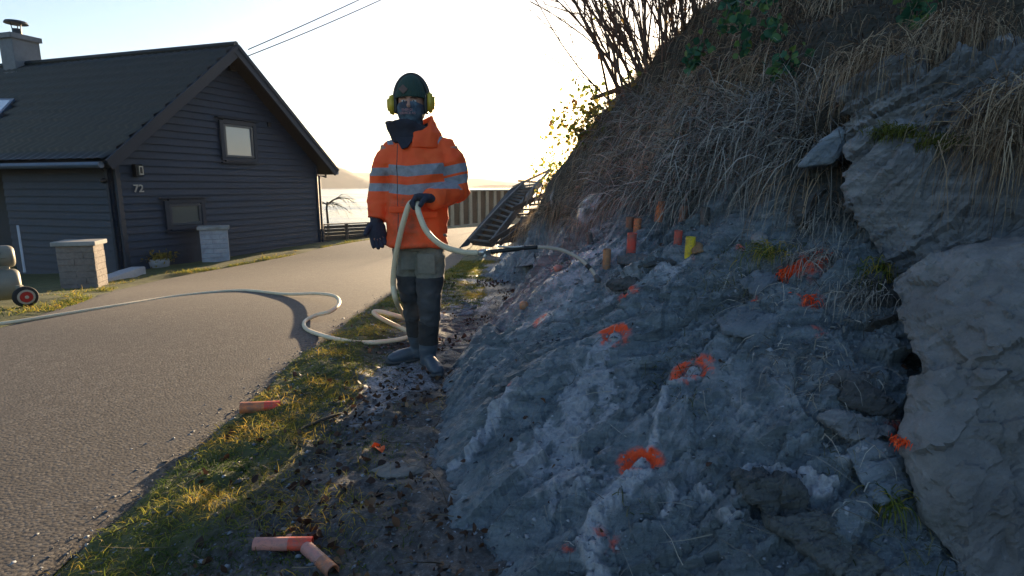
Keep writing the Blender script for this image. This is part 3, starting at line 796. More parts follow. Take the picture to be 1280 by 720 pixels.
pillar(271, 328, 13.0, .56, .50, .74, .45, 'white painted pillar with flaking paint below the gable window', M_blockw, M_conc, 'pillars in front of the house')
# sloping concrete kerb end
a, b2 = GP(128, 356), GP(183, 343); m = MB(); dv = b2 - a; sd_ = np.array([-dv[1], dv[0], 0]); sd_ = sd_ / np.linalg.norm(sd_) * .26
za = float(G(*a[:2])) - .1; zb = float(G(*b2[:2])) - .1
m.prism([(a[0], a[1], za), (b2[0], b2[1], zb), (b2[0], b2[1], zb + .26), (b2[0] - dv[0] * .28, b2[1] - dv[1] * .28, zb + .26), (a[0], a[1], za + .16)], sd_)
bmesh.ops.bevel(m.bm, geom=list(m.bm.edges), offset=.012, segments=2, affect='EDGES')
tag(m.build('kerb_block', simple('pale cast concrete', (.42, .43, .46), (.3, .31, .33), 12, .85, .4), smooth=False), 'low sloping pale concrete block at the foot of the grey pillar', 'block')
# flower pot
g = GP(199, 335); z0 = g[2]; pot = thing('flower_pot', 'whitish round pot with a dry yellow plant by the house wall', 'plant pot', g)
prof = [(0, .17), (.04, .20), (.14, .215), (.20, .20), (.205, .185), (.17, .175)]
m = MB(); m.tube([(g[0], g[1], z0 + h) for h, r in prof], [r * 1.0 for h, r in prof], 20); m.build('pot', simple('stained glazed pot', (.50, .50, .50), (.16, .17, .19), 4, .5, .2), pot, smooth=True)

def leafcloud(name, centers, size, mat, parent=None, up=.3, asp=1.6, seed=0, curl=.25, jit=.5):
    """many separate little folded leaves in one mesh; each with its own colour value"""
    rg = np.random.default_rng(seed); n = len(centers); c = np.asarray(centers, float)
    d = rg.normal(size=(n, 3)); d[:, 2] += up; d /= np.linalg.norm(d, axis=1, keepdims=True)
    s = rg.normal(size=(n, 3)); s -= (s * d).sum(1, keepdims=True) * d; s /= np.linalg.norm(s, axis=1, keepdims=True); nn = np.cross(d, s)
    L = (size * rg.uniform(1 - jit, 1 + jit, n))[:, None]; Wd = L / asp
    cu = curl * rg.uniform(-.6, 1.6, (n, 1)); V = [c]
    for u, w in ((.10, .22), (.30, .48), (.55, .50), (.80, .30)):
        w1, w2 = w * rg.uniform(.75, 1.2, (n, 1)), w * rg.uniform(.75, 1.2, (n, 1)); mid_ = c + d * L * u - nn * L * cu * (u - .5) ** 2 * 2
        V += [mid_ + s * Wd * w1 + nn * L * cu * w * .8, mid_, mid_ - s * Wd * w2 + nn * L * cu * w * .8]
    V.append(c + d * L - nn * L * cu * .5); V = np.stack(V, 1); q_ = np.arange(n)[:, None] * 14
    fs = [[0, 1, 2], [0, 2, 3]]
    for r in range(3):
        i = 1 + r * 3; fs += [[i, i + 3, i + 4], [i, i + 4, i + 1], [i + 1, i + 4, i + 5], [i + 1, i + 5, i + 2]]
    fs += [[10, 13, 11], [11, 13, 12]]
    T = np.concatenate([q_ + np.array([f]) for f in fs])
    me = npmesh(name, V.reshape(-1, 3), T=T); setattr_f(me, 'cv', np.repeat(rg.random(n), 14)); return link(name, me, mat, parent)
M_leafy = varmat('yellowed pot plant', [(0, (.16, .10, .02)), (.5, (.34, .24, .05)), (1, (.10, .12, .03))], .7, .3)
cs = [np.array([g[0], g[1], z0 + .22]) + RNG.normal(size=3) * [.13, .13, .06] for _ in range(700)]
leafcloud('foliage', cs, .06, M_leafy, pot, .6, 2.4, 3)
# white stick leaning on the porch wall
a = P(31, 341, 9.6); b2 = P(22, 282, 9.9); tag(MB().tube([a, b2], .018, 8).build('pipe', simple('bluish white plastic pipe', (.35, .40, .46), None, 5, .5, 0)), 'thin pale pipe standing upright by the dark porch', 'pipe')

# ------------------------------------------------------------------ compressor at the left edge
M_tank = simple('beige grey enamel', (.21, .20, .16), (.15, .145, .115), 6, .55, .1, .002)
M_rub = simple('black rubber', (.02, .02, .02), None, 40, .8, .3, .003); M_red = simple('red plastic hub', (.40, .02, .02), None, 10, .5, 0); M_wht = simple('white plastic', (.42, .39, .33), None, 10, .5, 0)
cg = GP(31, 384); cz = cg[2]; TT = float(np.dot(cg - CAM, FW)); print('compressor depth', TT)
comp = thing('compressor', 'beige wheeled air compressor cut off by the left edge of the photo', 'compressor', (cg[0] - .3, cg[1], cz))
def cp(px, py, t=5.6): return P(px, py, t)
cax = np.array([.74, .67, 0]); m = MB(); c0 = cp(27, 354, TT + .25); n_ = 10
pts, rad = [], []
for k in range(9):
    a_ = k / 8 * math.pi / 2; pts.append(c0 + cax * (.07 * math.sin(a_) - .07)); rad.append(.17 * max(.05, math.cos(a_)) ** .30)
pts = [c0 - cax * 1.0] + pts; rad = [.17] + rad
m.tube(pts, rad, 28); m.build('tank', M_tank, comp, smooth=True)
m = MB(); c1 = cp(19, 320, TT + .25); pts, rad = [], []
for k in range(9):
    a_ = k / 8 * math.pi / 2; pts.append(c1 + cax * (.07 * math.sin(a_) - .07)); rad.append(.125 * max(.05, math.cos(a_)) ** .38)
pts = [c1 - cax * .8] + pts; rad = [.125] + rad
m.tube(pts, rad, 24); m.build('motor_cover', M_tank, comp, smooth=True)
m = MB(); so_ = np.array([.67, -.74, 0]) * .122; m.tube([c1 - cax * .8 + so_, c1 - cax * .08 + so_], .010, 6); m.build('seam', M_tank, comp); MB().bar(c1 - cax * .5 + so_ * .92 + [0, 0, .05], c1 - cax * .12 + so_ * .92 + [0, 0, .05], .03, .03, .008).build('handle_slot', M_rub, comp); m = MB(); m.bar(c1 - cax * .6 + [0, 0, -.12], c1 - cax * .06 + [0, 0, -.12], .16, .12, .02); m.build('mounting_plate', M_tank, comp)
m = MB(); m.ball((c1[0] - .06, c1[1] - .06, c1[2] - .115), .022); m.build('valve', M_wht, comp)
wr = 13.0 * TT / F; wc = cp(32, 371, TT)
ax = Vector((.84, -.54, 0))
def disc(m, c, r, h, seg=28, prof=None):
    c = Vector(c); pr = prof or [(-h / 2, r * .93), (-h / 2 + .008, r), (h / 2 - .008, r), (h / 2, r * .93)]
    m.tube([c + ax * p[0] for p in pr], [p[1] for p in pr], seg); return m
wh = disc(MB(), wc, wr, .05).build('wheel', M_rub, comp, smooth=True)
disc(MB(), Vector(wc) + ax * .024, wr * .72, .012).build('rim', M_wht, wh); disc(MB(), Vector(wc) + ax * .030, wr * .52, .012).build('hub', M_red, wh); disc(MB(), Vector(wc) + ax * .036, .018, .02).build('axle_cap', M_wht, wh)
m = MB(); m.tube([Vector(wc) - ax * .02, Vector(wc) - ax * .5], .012, 6); m.box(Vector(wc) - ax * .06 + Vector((-.03, 0, .05)), (.05, .05, .14), None, .006); m.build('axle_bracket', M_tank, comp)

# ------------------------------------------------------------------ corrugated fence, deck box, bare tree
M_fence = simple('weathered brown boards', (.17, .095, .05), (.10, .055, .03), 14, .8, .4); M_fpost = simple('silvered batten', (.48, .37, .26), (.36, .27, .18), 14, .8, .3)
fa = PY(560, 283, 29.0); fb = np.array([.9, 37.0, 0]); fz = .98
fence = thing('board_fence', 'tall brown board fence with pale battens beside the water', 'fence', (fa[0], fa[1], -1.0))
d2 = (fb[:2] - fa[:2]); Lf = np.linalg.norm(d2); d2 /= Lf; nf = np.array([-d2[1], d2[0]])
bo, ba = MB(), MB()
s = 0; k = 0
def FP(s, o, z): q = fa[:2] + d2 * s + nf * o; return (q[0], q[1], z)
for k in range(int(Lf / .9)):
    s = k * .9; bo.box(FP(s, 0, (fz - 1.1) / 2), (.06, .88, fz + 1.1), Matrix.Rotation(math.atan2(d2[1], d2[0]) - math.pi / 2, 3, 'Z'))
    if k < 100:
        ba.box(FP(s + .28, -.06, (fz - 1.1) / 2 - .01), (.10, .30, fz + 1.08), Matrix.Rotation(math.atan2(d2[1], d2[0]) - math.pi / 2, 3, 'Z'), .006)
bo.build('board_panel', M_fence, fence); ba.build('batten_row', M_fpost, fence)
MB().bar(FP(-.2, -.03, fz + .02), FP(Lf, -.03, fz + .02), .30, .07).build('top_rail', simple('pale top rail', (.6, .55, .48), None, 6, .6, .1), fence)
MB().bar(FP(-.2, -.2, -.95), FP(Lf, -.2, -.95), .30, .3, .01).build('foot_beam', M_fpost, fence)

M_plank = simple('grey brown planks', (.13, .095, .07), (.08, .06, .045), 20, .85, .4)
a = PY(404, 300, 17.3); b2 = PY(463, 297, 18.6); box_ = thing('planter_box', 'low brown timber planter wall at the end of the house', 'planter', (a[0], a[1], a[2]))
for k in range(5):
    m = MB(); z = a[2] - .1 + .105 * (k + .5) + .0; m.bar((a[0] - .25, a[1], z), (b2[0] + .1, b2[1], z), .05, .095, .008); m.build('plank', M_plank, box_)
for t in (.02, .5, .98):
    q = a + (b2 - a) * t; MB().box((q[0], q[1] - .06, a[2] + .16), (.09, .09, .60), None, .008).build('post', M_plank, box_)
MB().bar((a[0] - .3, a[1] + .03, a[2] + .46), (b2[0] + .1, b2[1] + .03, a[2] + .46), .16, .035, .006).build('cap_board', M_fpost, box_)
a = GP(455, 292); tag(MB().bar(a + [-.15, 0, .10], a + [.28, -.12, .02], .09, .03, .004).build('plank', M_fpost), 'short pale offcut plank lying against the low planter wall', 'plank')
# low kerb line from the house foot to the planter
a, b2 = GP(400, 302), GP(472, 296)
tag(MB().bar(a + [0, 0, .05], b2 + [0, 0, .05], .16, .12, .01).build('kerb_timber', simple('dark tarred timber', (.05, .045, .04), None, 10, .8, .3)), 'dark sleeper edging the road beside the planter wall', 'sleeper')

M_bark = simple('dark grey bark', (.10, .085, .07), (.05, .042, .035), 40, .9, .6, .01)
def branch(m, p, d, L, r, depth, rg, droop=0.0, wig=.25, seg=5, kids=3, leaves=None, spread=.8, tipr=.35):
    pts = [Vector(p)]; d = Vector(d).normalized(); rad = [r]; n = max(4, int(L / .09)) if L < 1.5 else 12; n = min(n, 12)
    for k in range(n):
        d = (d + Vector(rg.normal(size=3)) * wig / math.sqrt(n) + Vector((0, 0, -droop / n))).normalized()
        pts.append(pts[-1] + d * (L / n)); rad.append(r * (1 - (1 - tipr) * (k + 1) / n))
    m.tube(pts, rad, seg)
    if depth > 0:
        for _ in range(kids):
            i = int(rg.integers(max(1, n // 4), n + 1)); ax_ = Vector(rg.normal(size=3)).normalized()
            nd_ = ((pts[i] - pts[i - 1]).normalized() + ax_ * spread).normalized()
            branch(m, pts[i], nd_, L * rg.uniform(.35, .7), rad[i] * .65, depth - 1, rg, droop * 1.0, wig, max(3, seg - 1), kids, leaves, spread, tipr)
    elif leaves is not None: leaves += [np.array(q) for q in pts[1:]]
a = GP(411, 296); rg = np.random.default_rng(5); tr = thing('weeping_tree', 'small bare weeping tree with a thin trunk at the house corner', 'tree', a)
m = MB(); m.tube([a - [0, 0, .1], a + [.0, 0, .5], a + [-.02, 0, 1.05], a + [.02, 0, 1.3]], [.055, .045, .04, .035], 8); m.build('trunk', M_bark, tr, smooth=True)
m = MB(); top = a + [0, 0, 1.2]
for ang, ln, dz_ in ((0, 1.15, .9), (.5, 1.2, .7), (-.5, 1.1, .5), (3.1, 1.15, .6), (2.6, .9, .5), (3.6, 1.0, .3), (1.4, .8, .6), (-1.3, .8, .7), (.1, .8, .3)):
    branch(m, top, (math.cos(ang), math.sin(ang) * .7, dz_), ln, .02, 2, rg, 1.1, .28, 5, 4, None, .55, .3)
m.build('crown', M_bark, tr)
# ------------------------------------------------------------------ big rocks at the right
def rockmat(name, c0, c1, c2, strata=2.4, bumps=1.0):
    m, nt, b = newmat(name); pos = geopos(nt)
    mp = nd(nt, 'ShaderNodeMapping'); mp.inputs['Rotation'].default_value = (.15, -.35, .3); mp.inputs['Scale'].default_value = (.5, .8, strata); nt.links.new(pos, mp.inputs[0])
    n1 = noisen(nt, 5, 8, .68, mp.outputs[0], .4); n2 = noisen(nt, 1.6, 4, .6, pos); n3 = noisen(nt, 140, 5, .8, pos); n4 = noisen(nt, 26, 5, .75, pos)
    c = rampn(nt, n1, [(.3, c0), (.5, c1), (.72, c2)])
    c = mixc(nt, mathn(nt, 'MULTIPLY', rampn(nt, n2, [(.4, (0, 0, 0)), (.65, (1, 1, 1))]), .5), c, c0)
    c = mixc(nt, mathn(nt, 'MULTIPLY', rampn(nt, n4, [(.62, (0, 0, 0)), (.7, (1, 1, 1))]), .45), c, c2)
    c = mixc(nt, mathn(nt, 'MULTIPLY', rampn(nt, n3, [(.25, (1, 1, 1)), (.42, (0, 0, 0))]), .7), c, tuple(x * .4 for x in c0))
    mo = noisen(nt, 3.2, 5, .7, pos); c = mixc(nt, mathn(nt, 'MULTIPLY', rampn(nt, mo, [(.58, (0, 0, 0)), (.68, (1, 1, 1))]), .55), c, (.055, .06, .035))
    nt.links.new(c, b.inputs['Base Color']); b.inputs['Roughness'].default_value = .72
    bumpn(nt, b, mathn(nt, 'ADD', mathn(nt, 'ADD', n1, mathn(nt, 'MULTIPLY', n4, .7)), mathn(nt, 'MULTIPLY', n3, .35)), bumps, .012); return m
M_rockA = rockmat('grey brown boulder', (.11, .11, .11), (.20, .20, .20), (.31, .31, .31), 1.2)
M_rockB = rockmat('layered grey schist', (.08, .09, .10), (.20, .21, .22), (.36, .37, .38), 3.5)
M_rockC = rockmat('bluish slab', (.08, .10, .12), (.15, .18, .21), (.28, .32, .35), 2)
M_rockD = rockmat('dark brown rotten rock', (.03, .032, .033), (.075, .078, .078), (.14, .145, .145), 4)
def rock(name, front, thick, mat, voxel=.018, bulge=.06, rough=1.0, seed=1, strata=0.0, back=1.0, away=None, fs=1.0):
    pts = [P(*q) for q in front]; c = sum(pts) / len(pts); away = np.array(away, float) if away is not None else (c - CAM); away /= np.linalg.norm(away)
    m = MB(); bm = m.bm; n = len(pts)
    a = [bm.verts.new(p) for p in pts]; bq = [bm.verts.new(c + (p - c) * back + away * thick) for p in pts]
    mid = [bm.verts.new(c + (p - c) * .55 - away * bulge) for p in pts]
    ctr = bm.verts.new(c - away * bulge * 1.1); cb = bm.verts.new(c + away * thick)
    for i in range(n):
        j = (i + 1) % n
        bm.faces.new((a[i], a[j], bq[j], bq[i])); bm.faces.new((mid[i], mid[j], a[j], a[i])); bm.faces.new((ctr, mid[j], mid[i])); bm.faces.new((cb, bq[i], bq[j]))
    me = remesh(m.mesh('r'), voxel, 3); V = getco(me); N = getno(me)
    w = V + .05 * np.stack([vnoise(V * 3, seed), vnoise(V * 3, seed + 1), vnoise(V * 3, seed + 2)], 1)
    q = bed(w, .5, .8, 1.6 + strata)
    d = .008 * facets(V, 17 * fs, seed + 12, 1.1) + .0025 * fbm(V, 60, 2, seed + 14) + .05 * fbm(V, 2.2 * fs, 3, seed) + .035 * facets(q, 2.4 * fs, seed + 5, 1.1) + .014 * facets(q + 9, 7 * fs, seed + 8, 1.1) + .004 * fbm(V, 30, 3, seed + 9)
    if strata: d += .035 * strata * facets(q * np.array([.5, .5, 3.0]), 2.3, seed + 3, .8) + .012 * strata * facets(q * np.array([.5, .5, 4.0]) + 5, 6, seed + 4, .8)
    setco(me, V + N * (d * rough)[:, None]); o = link(name, me, mat, smooth=False); return o
def trk(o, label, cat='rock', group=None): return tag(o, label, cat, group)
trk(rock('boulder', [(1106, 350, 2.15), (1150, 328, 2.08), (1205, 306, 2.0), (1285, 298, 1.86), (1420, 325, 1.7), (1500, 520, 1.58), (1480, 860, 1.45), (1240, 860, 1.5), (1200, 730, 1.57), (1155, 650, 1.65), (1138, 560, 1.74), (1148, 470, 1.86), (1126, 405, 2.0)],
     .9, M_rockA, .012, .10, .9, 11, .25, 1.0, (.8, .6, -.05)), 'largest smooth grey brown boulder filling the lower right corner', 'boulder')
trk(rock('rock_wall', [(1058, 182, 2.65), (1110, 168, 2.6), (1200, 165, 2.5), (1300, 160, 2.35), (1450, 190, 2.1), (1480, 330, 2.05), (1300, 322, 2.15), (1210, 330, 2.25), (1120, 372, 2.4), (1090, 320, 2.5), (1060, 255, 2.6)],
     .9, M_rockB, .013, .05, 1.1, 23, .7, 1.0, (.75, .65, .1)), 'pale grey rock face with moss on top above the big boulder', 'rock')
trk(rock('rock_ledge', [(1046, 120, 2.75), (1062, 95, 2.75), (1095, 72, 2.7), (1150, 82, 2.6), (1240, 58, 2.5), (1330, 50, 2.35), (1480, 120, 2.2), (1400, 190, 2.3), (1240, 176, 2.45), (1130, 186, 2.6), (1065, 172, 2.7)],
     .9, M_rockB, .014, .05, 1.2, 31, 1.3, 1.0, (.7, .7, .1)), 'uppermost layered rock ledge under the hanging dead grass', 'rock')
trk(rock('rock_slab', [(998, 208, 2.75), (1022, 182, 2.72), (1050, 158, 2.72), (1062, 168, 2.72), (1052, 195, 2.7), (1040, 206, 2.72)], .16, M_rockC, .008, .012, .28, 41, 0, .9, None, 2.0), 'small pointed bluish slab sticking out left of the pale rock face', 'rock')
trk(rock('crevice_rock', [(1000, 215, 2.95), (1060, 200, 2.9), (1080, 300, 2.75), (1070, 340, 2.7), (1030, 315, 2.75), (1000, 280, 2.85)], .3, M_rockD, .014, .0, .9, 43, 1.2), 'dark crumbling rock in the cleft under the pointed slab', 'rock')
trk(rock('crevice_rock', [(1095, 350, 2.45), (1135, 360, 2.35), (1165, 430, 2.15), (1168, 520, 2.0), (1150, 600, 1.9), (1120, 560, 2.0), (1105, 470, 2.2)], .3, M_rockD, .014, .0, 1.4, 47, 1.2), 'dark crumbling rock in the gap along the left edge of the big boulder', 'rock')
def onb(px, py, dt): p = HB(px, py); return np.dot(p - CAM, FW) + dt
def slab(name, pxs, lift, thick, mat, label, seed, grp=None, vox=.007, rg_=.3, cat='rock', bulge=.015):
    c = np.mean(np.array(pxs, float), 0); t0 = onb(c[0], c[1], -lift)
    fr = [(x, y, t0 + (onb(x, y, -lift) - t0) * .8) for x, y in pxs]
    return trk(rock(name, fr, thick, mat, vox, bulge, rg_, seed, .6, .95, None, 3.0), label, cat, grp)
slab('rock_slab', [(1022, 522), (1040, 512), (1090, 522), (1118, 538), (1095, 552), (1062, 552)], .05, .14, M_rockB, 'flat pale triangular slab above the crusted slurry left of the boulder', 51)
slab('rock_slab', [(1045, 500), (1062, 478), (1100, 488), (1125, 505), (1120, 525), (1085, 520)], .03, .12, M_rockD, 'dark flat slab lying just above the pale triangular slab', 53)
slab('rock_slab', [(1030, 478), (1050, 462), (1080, 470), (1095, 486), (1060, 492)], .04, .10, M_rockD, 'highest small dark slab in the pile left of the boulder', 55)
slab('rock_slab', [(1055, 560), (1080, 545), (1140, 552), (1148, 600), (1120, 640), (1085, 620)], .02, .16, M_rockC, 'bluish broken rock under the orange painted edge of the boulder', 57)
slab('rock_slab', [(915, 590), (940, 592), (1010, 618), (1070, 670), (1110, 720), (1085, 740), (1020, 700), (960, 650)], .035, .14, rockmat('rusty brown slab', (.045, .052, .056), (.10, .11, .11), (.17, .18, .175), 3), 'long brownish slab slanting down to the bottom edge below the slurry', 59, rg_=.7)
slab('rock_slab', [(770, 320), (790, 315), (830, 322), (845, 330), (800, 334), (772, 330)], .025, .05, M_rockD, 'thin black flake of rock lying below the red casing', 61, bulge=.004)
slab('rock_slab', [(755, 355), (775, 340), (800, 352), (840, 356), (805, 362), (765, 364)], .02, .05, M_rockD, 'dark flake of rock just right of the hose tip', 63, bulge=.004)
slab('rock_slab', [(895, 400), (925, 385), (975, 395), (965, 412), (935, 425), (905, 415)], .02, .08, M_rockC, 'smooth bluish stone with moss in the middle of the slope', 65)
slab('rock_slab', [(922, 350), (945, 336), (975, 345), (968, 365), (938, 368)], .02, .07, M_rockC, 'smooth blue grey stone left of the orange painted grass', 67)
slab('stone', [(462, 588), (485, 578), (528, 574), (533, 590), (505, 597), (478, 598)], .05, .08, rockmat('brown grey stone', (.10, .09, .08), (.20, .18, .16), (.3, .28, .25)), 'flat grey brown stone on the mud below the worker', 69, vox=.006, rg_=.2)
slab('stone', [(246, 587), (262, 577), (286, 578), (284, 590), (262, 596)], .02, .07, rockmat('warm stone', (.13, .12, .10), (.22, .2, .17), (.32, .3, .26)), 'small flat stone sunk in the sunlit moss at the road edge', 71, vox=.006, rg_=.12)
slab('stone', [(938, 295), (950, 288), (960, 296), (952, 305), (940, 304)], .02, .06, M_rockA, 'small round pale stone on the upper slope beside dry weeds', 73, vox=.006, rg_=.15)

# ------------------------------------------------------------------ blades, strands and litter
def strands(name, P0, D0, Ls, Ws, sag, rg, mat, kind='stuff', seg=4, parent=None, cv=None, clear=None, wig=.2):
    """thin tapering ribbons that start along D0 and sag; one mesh of many"""
    n = len(P0); P0 = np.asarray(P0, float); d = np.asarray(D0, float); d = d / np.linalg.norm(d, axis=1, keepdims=True)
    side = np.cross(d, rg.normal(size=(n, 3))); side /= np.linalg.norm(side, axis=1, keepdims=True)
    pts = [P0]; p = P0.copy(); st = (np.asarray(Ls) / seg)[:, None]; sag = np.broadcast_to(np.asarray(sag, float), (n,))
    for k in range(seg):
        d = d + np.array([0, 0, -1.0]) * (sag / seg * (1 + k * .5))[:, None] + rg.normal(size=(n, 3)) * wig / seg ** .5; d /= np.linalg.norm(d, axis=1, keepdims=True)
        p = p + d * st
        if clear is not None: p[:, 2] = np.maximum(p[:, 2], clear(p))
        pts.append(p.copy())
    W_ = np.asarray(Ws)[:, None] if np.ndim(Ws) else np.full((n, 1), Ws)
    V = []
    for k, q in enumerate(pts):
        w = W_ * (1 - .8 * (k / seg) ** 1.5) * .5; V += [q - side * w, q + side * w]
    V = np.stack(V, 1); nv = 2 * (seg + 1)
    Q = np.concatenate([np.arange(n)[:, None] * nv + np.array([[2 * k, 2 * k + 1, 2 * k + 3, 2 * k + 2]]) for k in range(seg)])
    me = npmesh(name, V.reshape(-1, 3), Q=Q); setattr_f(me, 'cv', np.repeat(rg.random(n) if cv is None else cv, nv))
    o = link(name, me, mat, parent)
    if kind: o['kind'] = kind
    return o
def bank_at(x, y): return np.maximum(bil(SURF, x, y), G(x, y))
M_dead = varmat('dead bracken and grass', [(0, (.06, .038, .024)), (.35, (.18, .125, .08)), (.7, (.37, .28, .185)), (1, (.54, .44, .31))], .9, .25)
M_deadg = varmat('greyish dry stalks', [(0, (.08, .08, .075)), (.5, (.24, .23, .21)), (1, (.50, .47, .41))], .9, .2)
M_green = varmat('winter grass', [(0, (.05, .085, .018)), (.4, (.15, .19, .035)), (.7, (.32, .29, .05)), (1, (.52, .34, .07))], .7, .45)
M_orange = varmat('orange sprayed grass', [(0, (.75, .05, .01)), (.6, (.95, .11, .02)), (1, (.85, .16, .05))], .6, .2)
rg = np.random.default_rng(21)
N = 150000
x = rg.uniform(.1, 5.0, N); y = rg.uniform(.4, 13, N) ; keep = rg.random(N) < np.clip(1.6 - y / 9, .25, 1); x, y = x[keep], y[keep]
z = bank_at(x, y); pp = np.stack([x, y, z], 1); sm = soilmask(pp)
keep = (sm > .55) & (z > G(x, y) + .2) & (x < 1.5 + y * .42); pp = pp[keep][:46000]; nn = bil(NV, pp[:, 0], pp[:, 1])
dh = np.stack([nn[:, 0], nn[:, 1], np.zeros(len(nn))], 1); dh /= np.linalg.norm(dh, axis=1, keepdims=True) + 1e-6
cl = fbm(pp, 2.5, 3, 7)      # clumps
D = nn * .9 + dh * .5 + rg.normal(size=pp.shape) * .55 + np.array([-.15, 0, .35])
clear = lambda q: bank_at(np.clip(q[:, 0], -.8, 9), np.clip(q[:, 1], .4, 16)) + .004
Ls = np.clip(rg.gamma(4, .065, len(pp)) * (1 + .8 * cl), .06, .7)
strands('dead_grass', pp, D, Ls, .0045 + .0040 * rg.random(len(pp)), 2.0 + 1.2 * rg.random(len(pp)), rg, M_dead, clear=clear, cv=np.clip(.45 + .9 * cl + .22 * rg.normal(size=len(pp)), 0, 1), seg=5)
# fringe hanging over the bare rock and grey stalks tumbled down it
N = 90000
x = rg.uniform(.2, 3.0, N); y = rg.uniform(1.3, 9, N); z = bank_at(x, y); pp = np.stack([x, y, z], 1); sm = soilmask(pp)
keep = (sm > .08) & (sm < .8) & (z > G(x, y) + .25); pp = pp[keep][:5000]; nn = bil(NV, pp[:, 0], pp[:, 1])
D = nn * .8 + rg.normal(size=pp.shape) * .5 + np.array([-.3, -.1, -.2])
strands('hanging_roots', pp, D, rg.uniform(.12, .5, len(pp)), .0035, 3.0, rg, M_deadg, clear=clear, seg=5)
N = 14000
px = rg.uniform(740, 1040, N); py = rg.uniform(120, 250, N); k_ = (py < 330 - (px - 640) * .35) & (py > 330 - (px - 640) * 1.9)
pp = HBv(px[k_][:4200], py[k_][:4200]); nn = bil(NV, pp[:, 0], pp[:, 1])
strands('dry_stalks', pp, nn * .5 + rg.normal(size=pp.shape) * .6 + np.array([-.2, 0, .1]), rg.uniform(.2, .65, len(pp)), .004 + .007 * rg.random(len(pp)), 1.3, rg, M_deadg, clear=lambda q: clear(q) + .02, seg=5, wig=.12)
# debris on the slope: fragments, stalks and leaves
def chips(name, centers, size, mat, rg, kind='stuff', flat=.5):
    n = len(centers); base = np.array([[1, 0, 0], [-1, 0, 0], [0, 1, 0], [0, -1, 0], [0, 0, 1], [0, 0, -1]], float)
    V = base[None] * rg.uniform(.5, 1.2, (n, 6, 1)) + rg.normal(size=(n, 6, 3)) * .22; V *= np.stack([rg.uniform(.6, 1.4, n), rg.uniform(.5, 1.0, n), rg.uniform(.3, 1, n) * flat * 1.5], 1)[:, None]
    a = rg.uniform(0, 6.28, n); ca, sa = np.cos(a), np.sin(a); X = V[..., 0] * ca[:, None] - V[..., 1] * sa[:, None]; Y_ = V[..., 0] * sa[:, None] + V[..., 1] * ca[:, None]
    V = np.stack([X, Y_, V[..., 2]], -1) * (np.asarray(size)[:, None, None]) + np.asarray(centers)[:, None]
    T0 = np.array([[0, 2, 4], [2, 1, 4], [1, 3, 4], [3, 0, 4], [2, 0, 5], [1, 2, 5], [3, 1, 5], [0, 3, 5]])
    T = (np.arange(n)[:, None, None] * 6 + T0[None]).reshape(-1, 3); me = npmesh(name, V.reshape(-1, 3), T=T); setattr_f(me, 'cv', np.repeat(rg.random(n), 6)); o = link(name, me, mat)
    if kind: o['kind'] = kind
    return o
M_chip = varmat('rock chips', [(0, (.05, .06, .075)), (.6, (.15, .17, .20)), (1, (.33, .36, .40))], .6)
def surf(px, py): return HB(px, py)
def rocksurf(n, xr, yr, lo=0.0, hi=.5):
    x = rg.uniform(*xr, n); y = rg.uniform(*yr, n); z = bil(Bv.reshape(len(by_), len(bx_), 3)[:, :, 2], x, y); p = np.stack([x, y, z], 1)
    s_ = soilmask(p); return p[(z > G(x, y) + lo) & (s_ < hi)]
c = rocksurf(9000, (-.5, 2.0), (1.1, 5.5)); chips('rock_fragments', c, np.clip(rg.gamma(1.6, .0035, len(c)), .003, .026), M_chip, rg)
M_litter = varmat('dead leaves', [(0, (.022, .015, .013)), (.5, (.060, .030, .020)), (.85, (.12, .060, .032)), (.97, (.22, .14, .08)), (1, (.34, .32, .28))], .6, .1)
c = rocksurf(60, (-.3, 1.9), (1.2, 5)); leafcloud('leaf_litter', c + [0, 0, .012], .026, M_litter, None, .0, 1.5, 5)['kind'] = 'stuff'
c = rocksurf(500, (-.2, 2.0), (1.2, 5)); strands('dry_stalks', c + [0, 0, .012], rg.normal(size=c.shape) * [1, 1, .2], rg.uniform(.04, .22, len(c)), .003, .3, rg, M_deadg, clear=lambda q: clear(q) + .008, seg=4)
c = rocksurf(9000, (.3, 2.4), (1.2, 4.5), .1, .6); f = fbm(c, 2.6, 3, 55); c = c[f > .22][:1700]
strands('moss_and_weeds', c, rg.normal(size=c.shape) * .5 + [0, 0, 1], rg.uniform(.02, .09, len(c)), .004, 1.2, rg, varmat('dull weeds', [(0, (.04, .05, .02)), (.6, (.10, .11, .05)), (1, (.2, .19, .13))], .9, .2), seg=3)
c = rocksurf(16000, (1.0, 3.2), (1.2, 4.5), .3, 1.0); c = c[(soilmask(c) < .9)]; f = fbm(c, 3.4, 3, 58); c = c[f > .12][:2600]
strands('moss_and_weeds', c, rg.normal(size=c.shape) * .6 + [-.3, 0, .4], rg.uniform(.05, .20, len(c)), .004, 1.8, rg, M_deadg, seg=4)

def tuft_line(a, b, n, L, mat, label, up=0):
    u = rg.random((n, 1)); q = np.array(a) * (1 - u) + np.array(b) * u + rg.normal(size=(n, 3)) * [.02, .02, .008]; o = strands('grass_tuft', q, rg.normal(size=(n, 3)) * .7 + np.array([-.5, -.4, .1]), rg.uniform(.4, 1, n) * L, .005, 1.6, rg, mat, kind=None, seg=4); return tag(o, label, 'grass tuft')
def tuft(px, py, n, L, spread, mat, label, dirv=(-.2, -.2, .6), up=.0, name='grass_tuft', group=None, sag=1.8, w=.004, p0=None, cat='grass tuft'):
    p = HB(px, py) if p0 is None else np.array(p0); p = p + [0, 0, up]; q = p + rg.normal(size=(n, 3)) * spread * np.array([1, 1, .35])
    o = strands(name, q, rg.normal(size=(n, 3)) * .55 + np.array(dirv), rg.uniform(.4, 1, n) * L, w, sag, rg, mat, kind=None, seg=5); return tag(o, label, cat, group)
